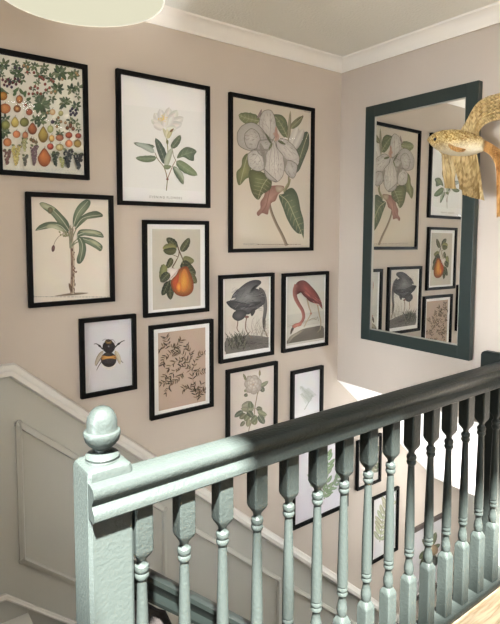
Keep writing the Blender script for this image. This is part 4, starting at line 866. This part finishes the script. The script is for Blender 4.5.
mx.blend_type = 'MULTIPLY'; mx.inputs['Factor'].default_value = .75; L_(r.outputs['Color'], mx.inputs['A']); L_(r2_.outputs['Color'], mx.inputs['B'])
L_(tc.outputs['Object'], sep.inputs[0]); L_(sep.outputs['Z'], mr.inputs['Value']); L_(mr.outputs[0], pale.inputs['Factor']); L_(mx.outputs['Result'], pale.inputs['B']); L_(pale.outputs['Result'], b.inputs['Base Color'])
bp = nt.nodes.new('ShaderNodeBump'); bp.inputs['Strength'].default_value = .7; bp.inputs['Distance'].default_value = .003; L_(vo.outputs['Distance'], bp.inputs['Height']); L_(bp.outputs[0], b.inputs['Normal'])
def fabric(name, dark, light, stretch):
    M = bpy.data.materials.new(name); M.use_nodes = True; nt = M.node_tree; b = nt.nodes['Principled BSDF']; b.inputs['Roughness'].default_value = .5
    tc = nt.nodes.new('ShaderNodeTexCoord'); mp = nt.nodes.new('ShaderNodeMapping'); mp.inputs['Scale'].default_value = stretch
    n = nt.nodes.new('ShaderNodeTexNoise'); n.inputs['Scale'].default_value = 1; n.inputs['Detail'].default_value = 5; n.inputs['Distortion'].default_value = .8
    r = nt.nodes.new('ShaderNodeValToRGB'); r.color_ramp.elements[0].position = .38; r.color_ramp.elements[1].position = .62
    r.color_ramp.elements[0].color = (*dark, 1); r.color_ramp.elements[1].color = (*light, 1)
    bp = nt.nodes.new('ShaderNodeBump'); bp.inputs['Strength'].default_value = .6; bp.inputs['Distance'].default_value = .004
    for x, y in ((tc.outputs['Object'], mp.inputs['Vector']), (mp.outputs[0], n.inputs['Vector']), (n.outputs['Fac'], r.inputs['Fac']), (r.outputs['Color'], b.inputs['Base Color']), (n.outputs['Fac'], bp.inputs['Height']), (bp.outputs[0], b.inputs['Normal'])): nt.links.new(x, y)
    return M
M_fin = fabric('gold_organza', (.30, .20, .07), (.66, .52, .27), (20, 130, 14))
M_orange = fabric('orange_satin', (.34, .17, .05), (.68, .42, .16), (20, 120, 16))
M_eye = mat('black_bead', (.01, .01, .02), .08)
oy_, oz_ = -.755, .385
prof_f = [(90, 208, 208), (100, 192, 220), (115, 180, 238), (140, 166, 258), (175, 156, 276), (215, 152, 288), (255, 154, 292), (300, 162, 292), (340, 176, 284), (368, 190, 272), (386, 206, 262)]
rings = []
for x, yt, yb in prof_f:
    a = fy(x, yt); c = fy(x, yb); h = (a[1] - c[1]) / 2; zc = (a[1] + c[1]) / 2 - oz_; yc = a[0] - oy_; h = max(h, .002); wd = min(.034, h * .62 + .002)
    rings.append([(FX + wd * math.cos(2 * math.pi * j / 24), yc, zc + h * math.sin(2 * math.pi * j / 24)) for j in range(24)])
body = MB().loft(rings).make('body', M_scale, fish, smooth=70)
def fin(name, edgeA, edgeB, material, pleats=8, amp=.006, th=.0012, x=FX, nu=12, nv=40, lean=0.0):
    A_ = smooth_open(edgeA, 6); B_ = smooth_open(edgeB, 6); n = min(len(A_), len(B_)); mb = MB(); g = []
    for i in range(n):
        row = []
        for j in range(nv + 1):
            t = j / nv; px, py = A_[i][0] * (1 - t) + B_[i][0] * t, A_[i][1] * (1 - t) + B_[i][1] * t; q = fy(px, py); s_ = i / (n - 1)
            row.append((x + lean * s_ + amp * (.35 + s_) * math.sin(t * pleats * 2 * math.pi + .7 * math.sin(3 * s_ + 5 * t)) + .003 * math.sin(9 * s_ + 4 * t), q[0] - oy_, q[1] - oz_ + .0015 * math.sin(t * pleats * 6) * s_))
        g.append(row)
    k = 0
    for d in (0, th):
        for row in g: mb.v += [(p[0] + d, p[1], p[2]) for p in row]
    N = n * (nv + 1)
    for i in range(n - 1):
        for j in range(nv):
            a = i * (nv + 1) + j; q = (a, a + 1, a + nv + 2, a + nv + 1); mb.f.append(q); mb.f.append(tuple(N + v for v in reversed(q)))
    for i in range(n - 1):
        for j in (0, nv): a = i * (nv + 1) + j; mb.f.append((a, a + nv + 1, N + a + nv + 1, N + a))
    for j in range(nv):
        for i in (0, n - 1): a = i * (nv + 1) + j; mb.f.append((a, a + 1, N + a + 1, N + a))
    return mb.make(name, material, fish, smooth=60)
fin('dorsal_fin', [(260, 160), (294, 98), (340, 24), (400, -20), (520, -50)], [(362, 188), (362, 160), (384, 128), (440, 106), (560, 82)], M_fin, 7, .007)
fin('tail_fin', [(380, 206), (430, 232), (500, 290), (560, 400), (585, 560)], [(380, 262), (420, 290), (445, 350), (452, 440), (450, 612)], M_orange, 7, .007)
fin('pelvic_fin', [(214, 284), (226, 340), (252, 410), (268, 450), (282, 490)], [(352, 280), (362, 340), (370, 400), (380, 460), (388, 522)], M_fin, 9, .011, lean=-.012)
fin('pectoral_fin', [(158, 268), (180, 290), (205, 318), (226, 350), (238, 385)], [(172, 274), (192, 292), (214, 318), (232, 350), (240, 386)], M_fin, 2, .002, x=FX - .012, nv=12, lean=-.02)
fin('rear_pectoral_fin', [(148, 264), (146, 310), (146, 360), (144, 410), (146, 455)], [(212, 284), (216, 330), (214, 370), (206, 410), (204, 458)], M_fin, 5, .004, x=FX + .016, nv=24, lean=.03)
fin('side_fin', [(222, 226), (240, 236), (262, 246), (290, 254), (318, 262)], [(226, 242), (244, 262), (264, 272), (290, 276), (312, 270)], M_orange, 3, .003, x=FX - .036, nv=16, lean=-.004)
for sx in (-1, 1):
    q = fy(150, 207); MB().loft([[(FX + sx * (.0255 + t), q[0] - oy_ + r_ * math.cos(a * math.pi / 8), q[1] - oz_ + r_ * math.sin(a * math.pi / 8)) for a in range(16)] for t, r_ in ((-.002, .0075), (.003, .0068), (.006, .004), (.007, .0005))]).make('eye', M_eye, fish, smooth=60)
MB().loft([[(x, -.02 + .004 * math.cos(a * math.pi / 5), .0 + .004 * math.sin(a * math.pi / 5)) for a in range(10)] for x in (-.11, -.001)]).make('wall_peg', M_brass, fish, smooth=60)
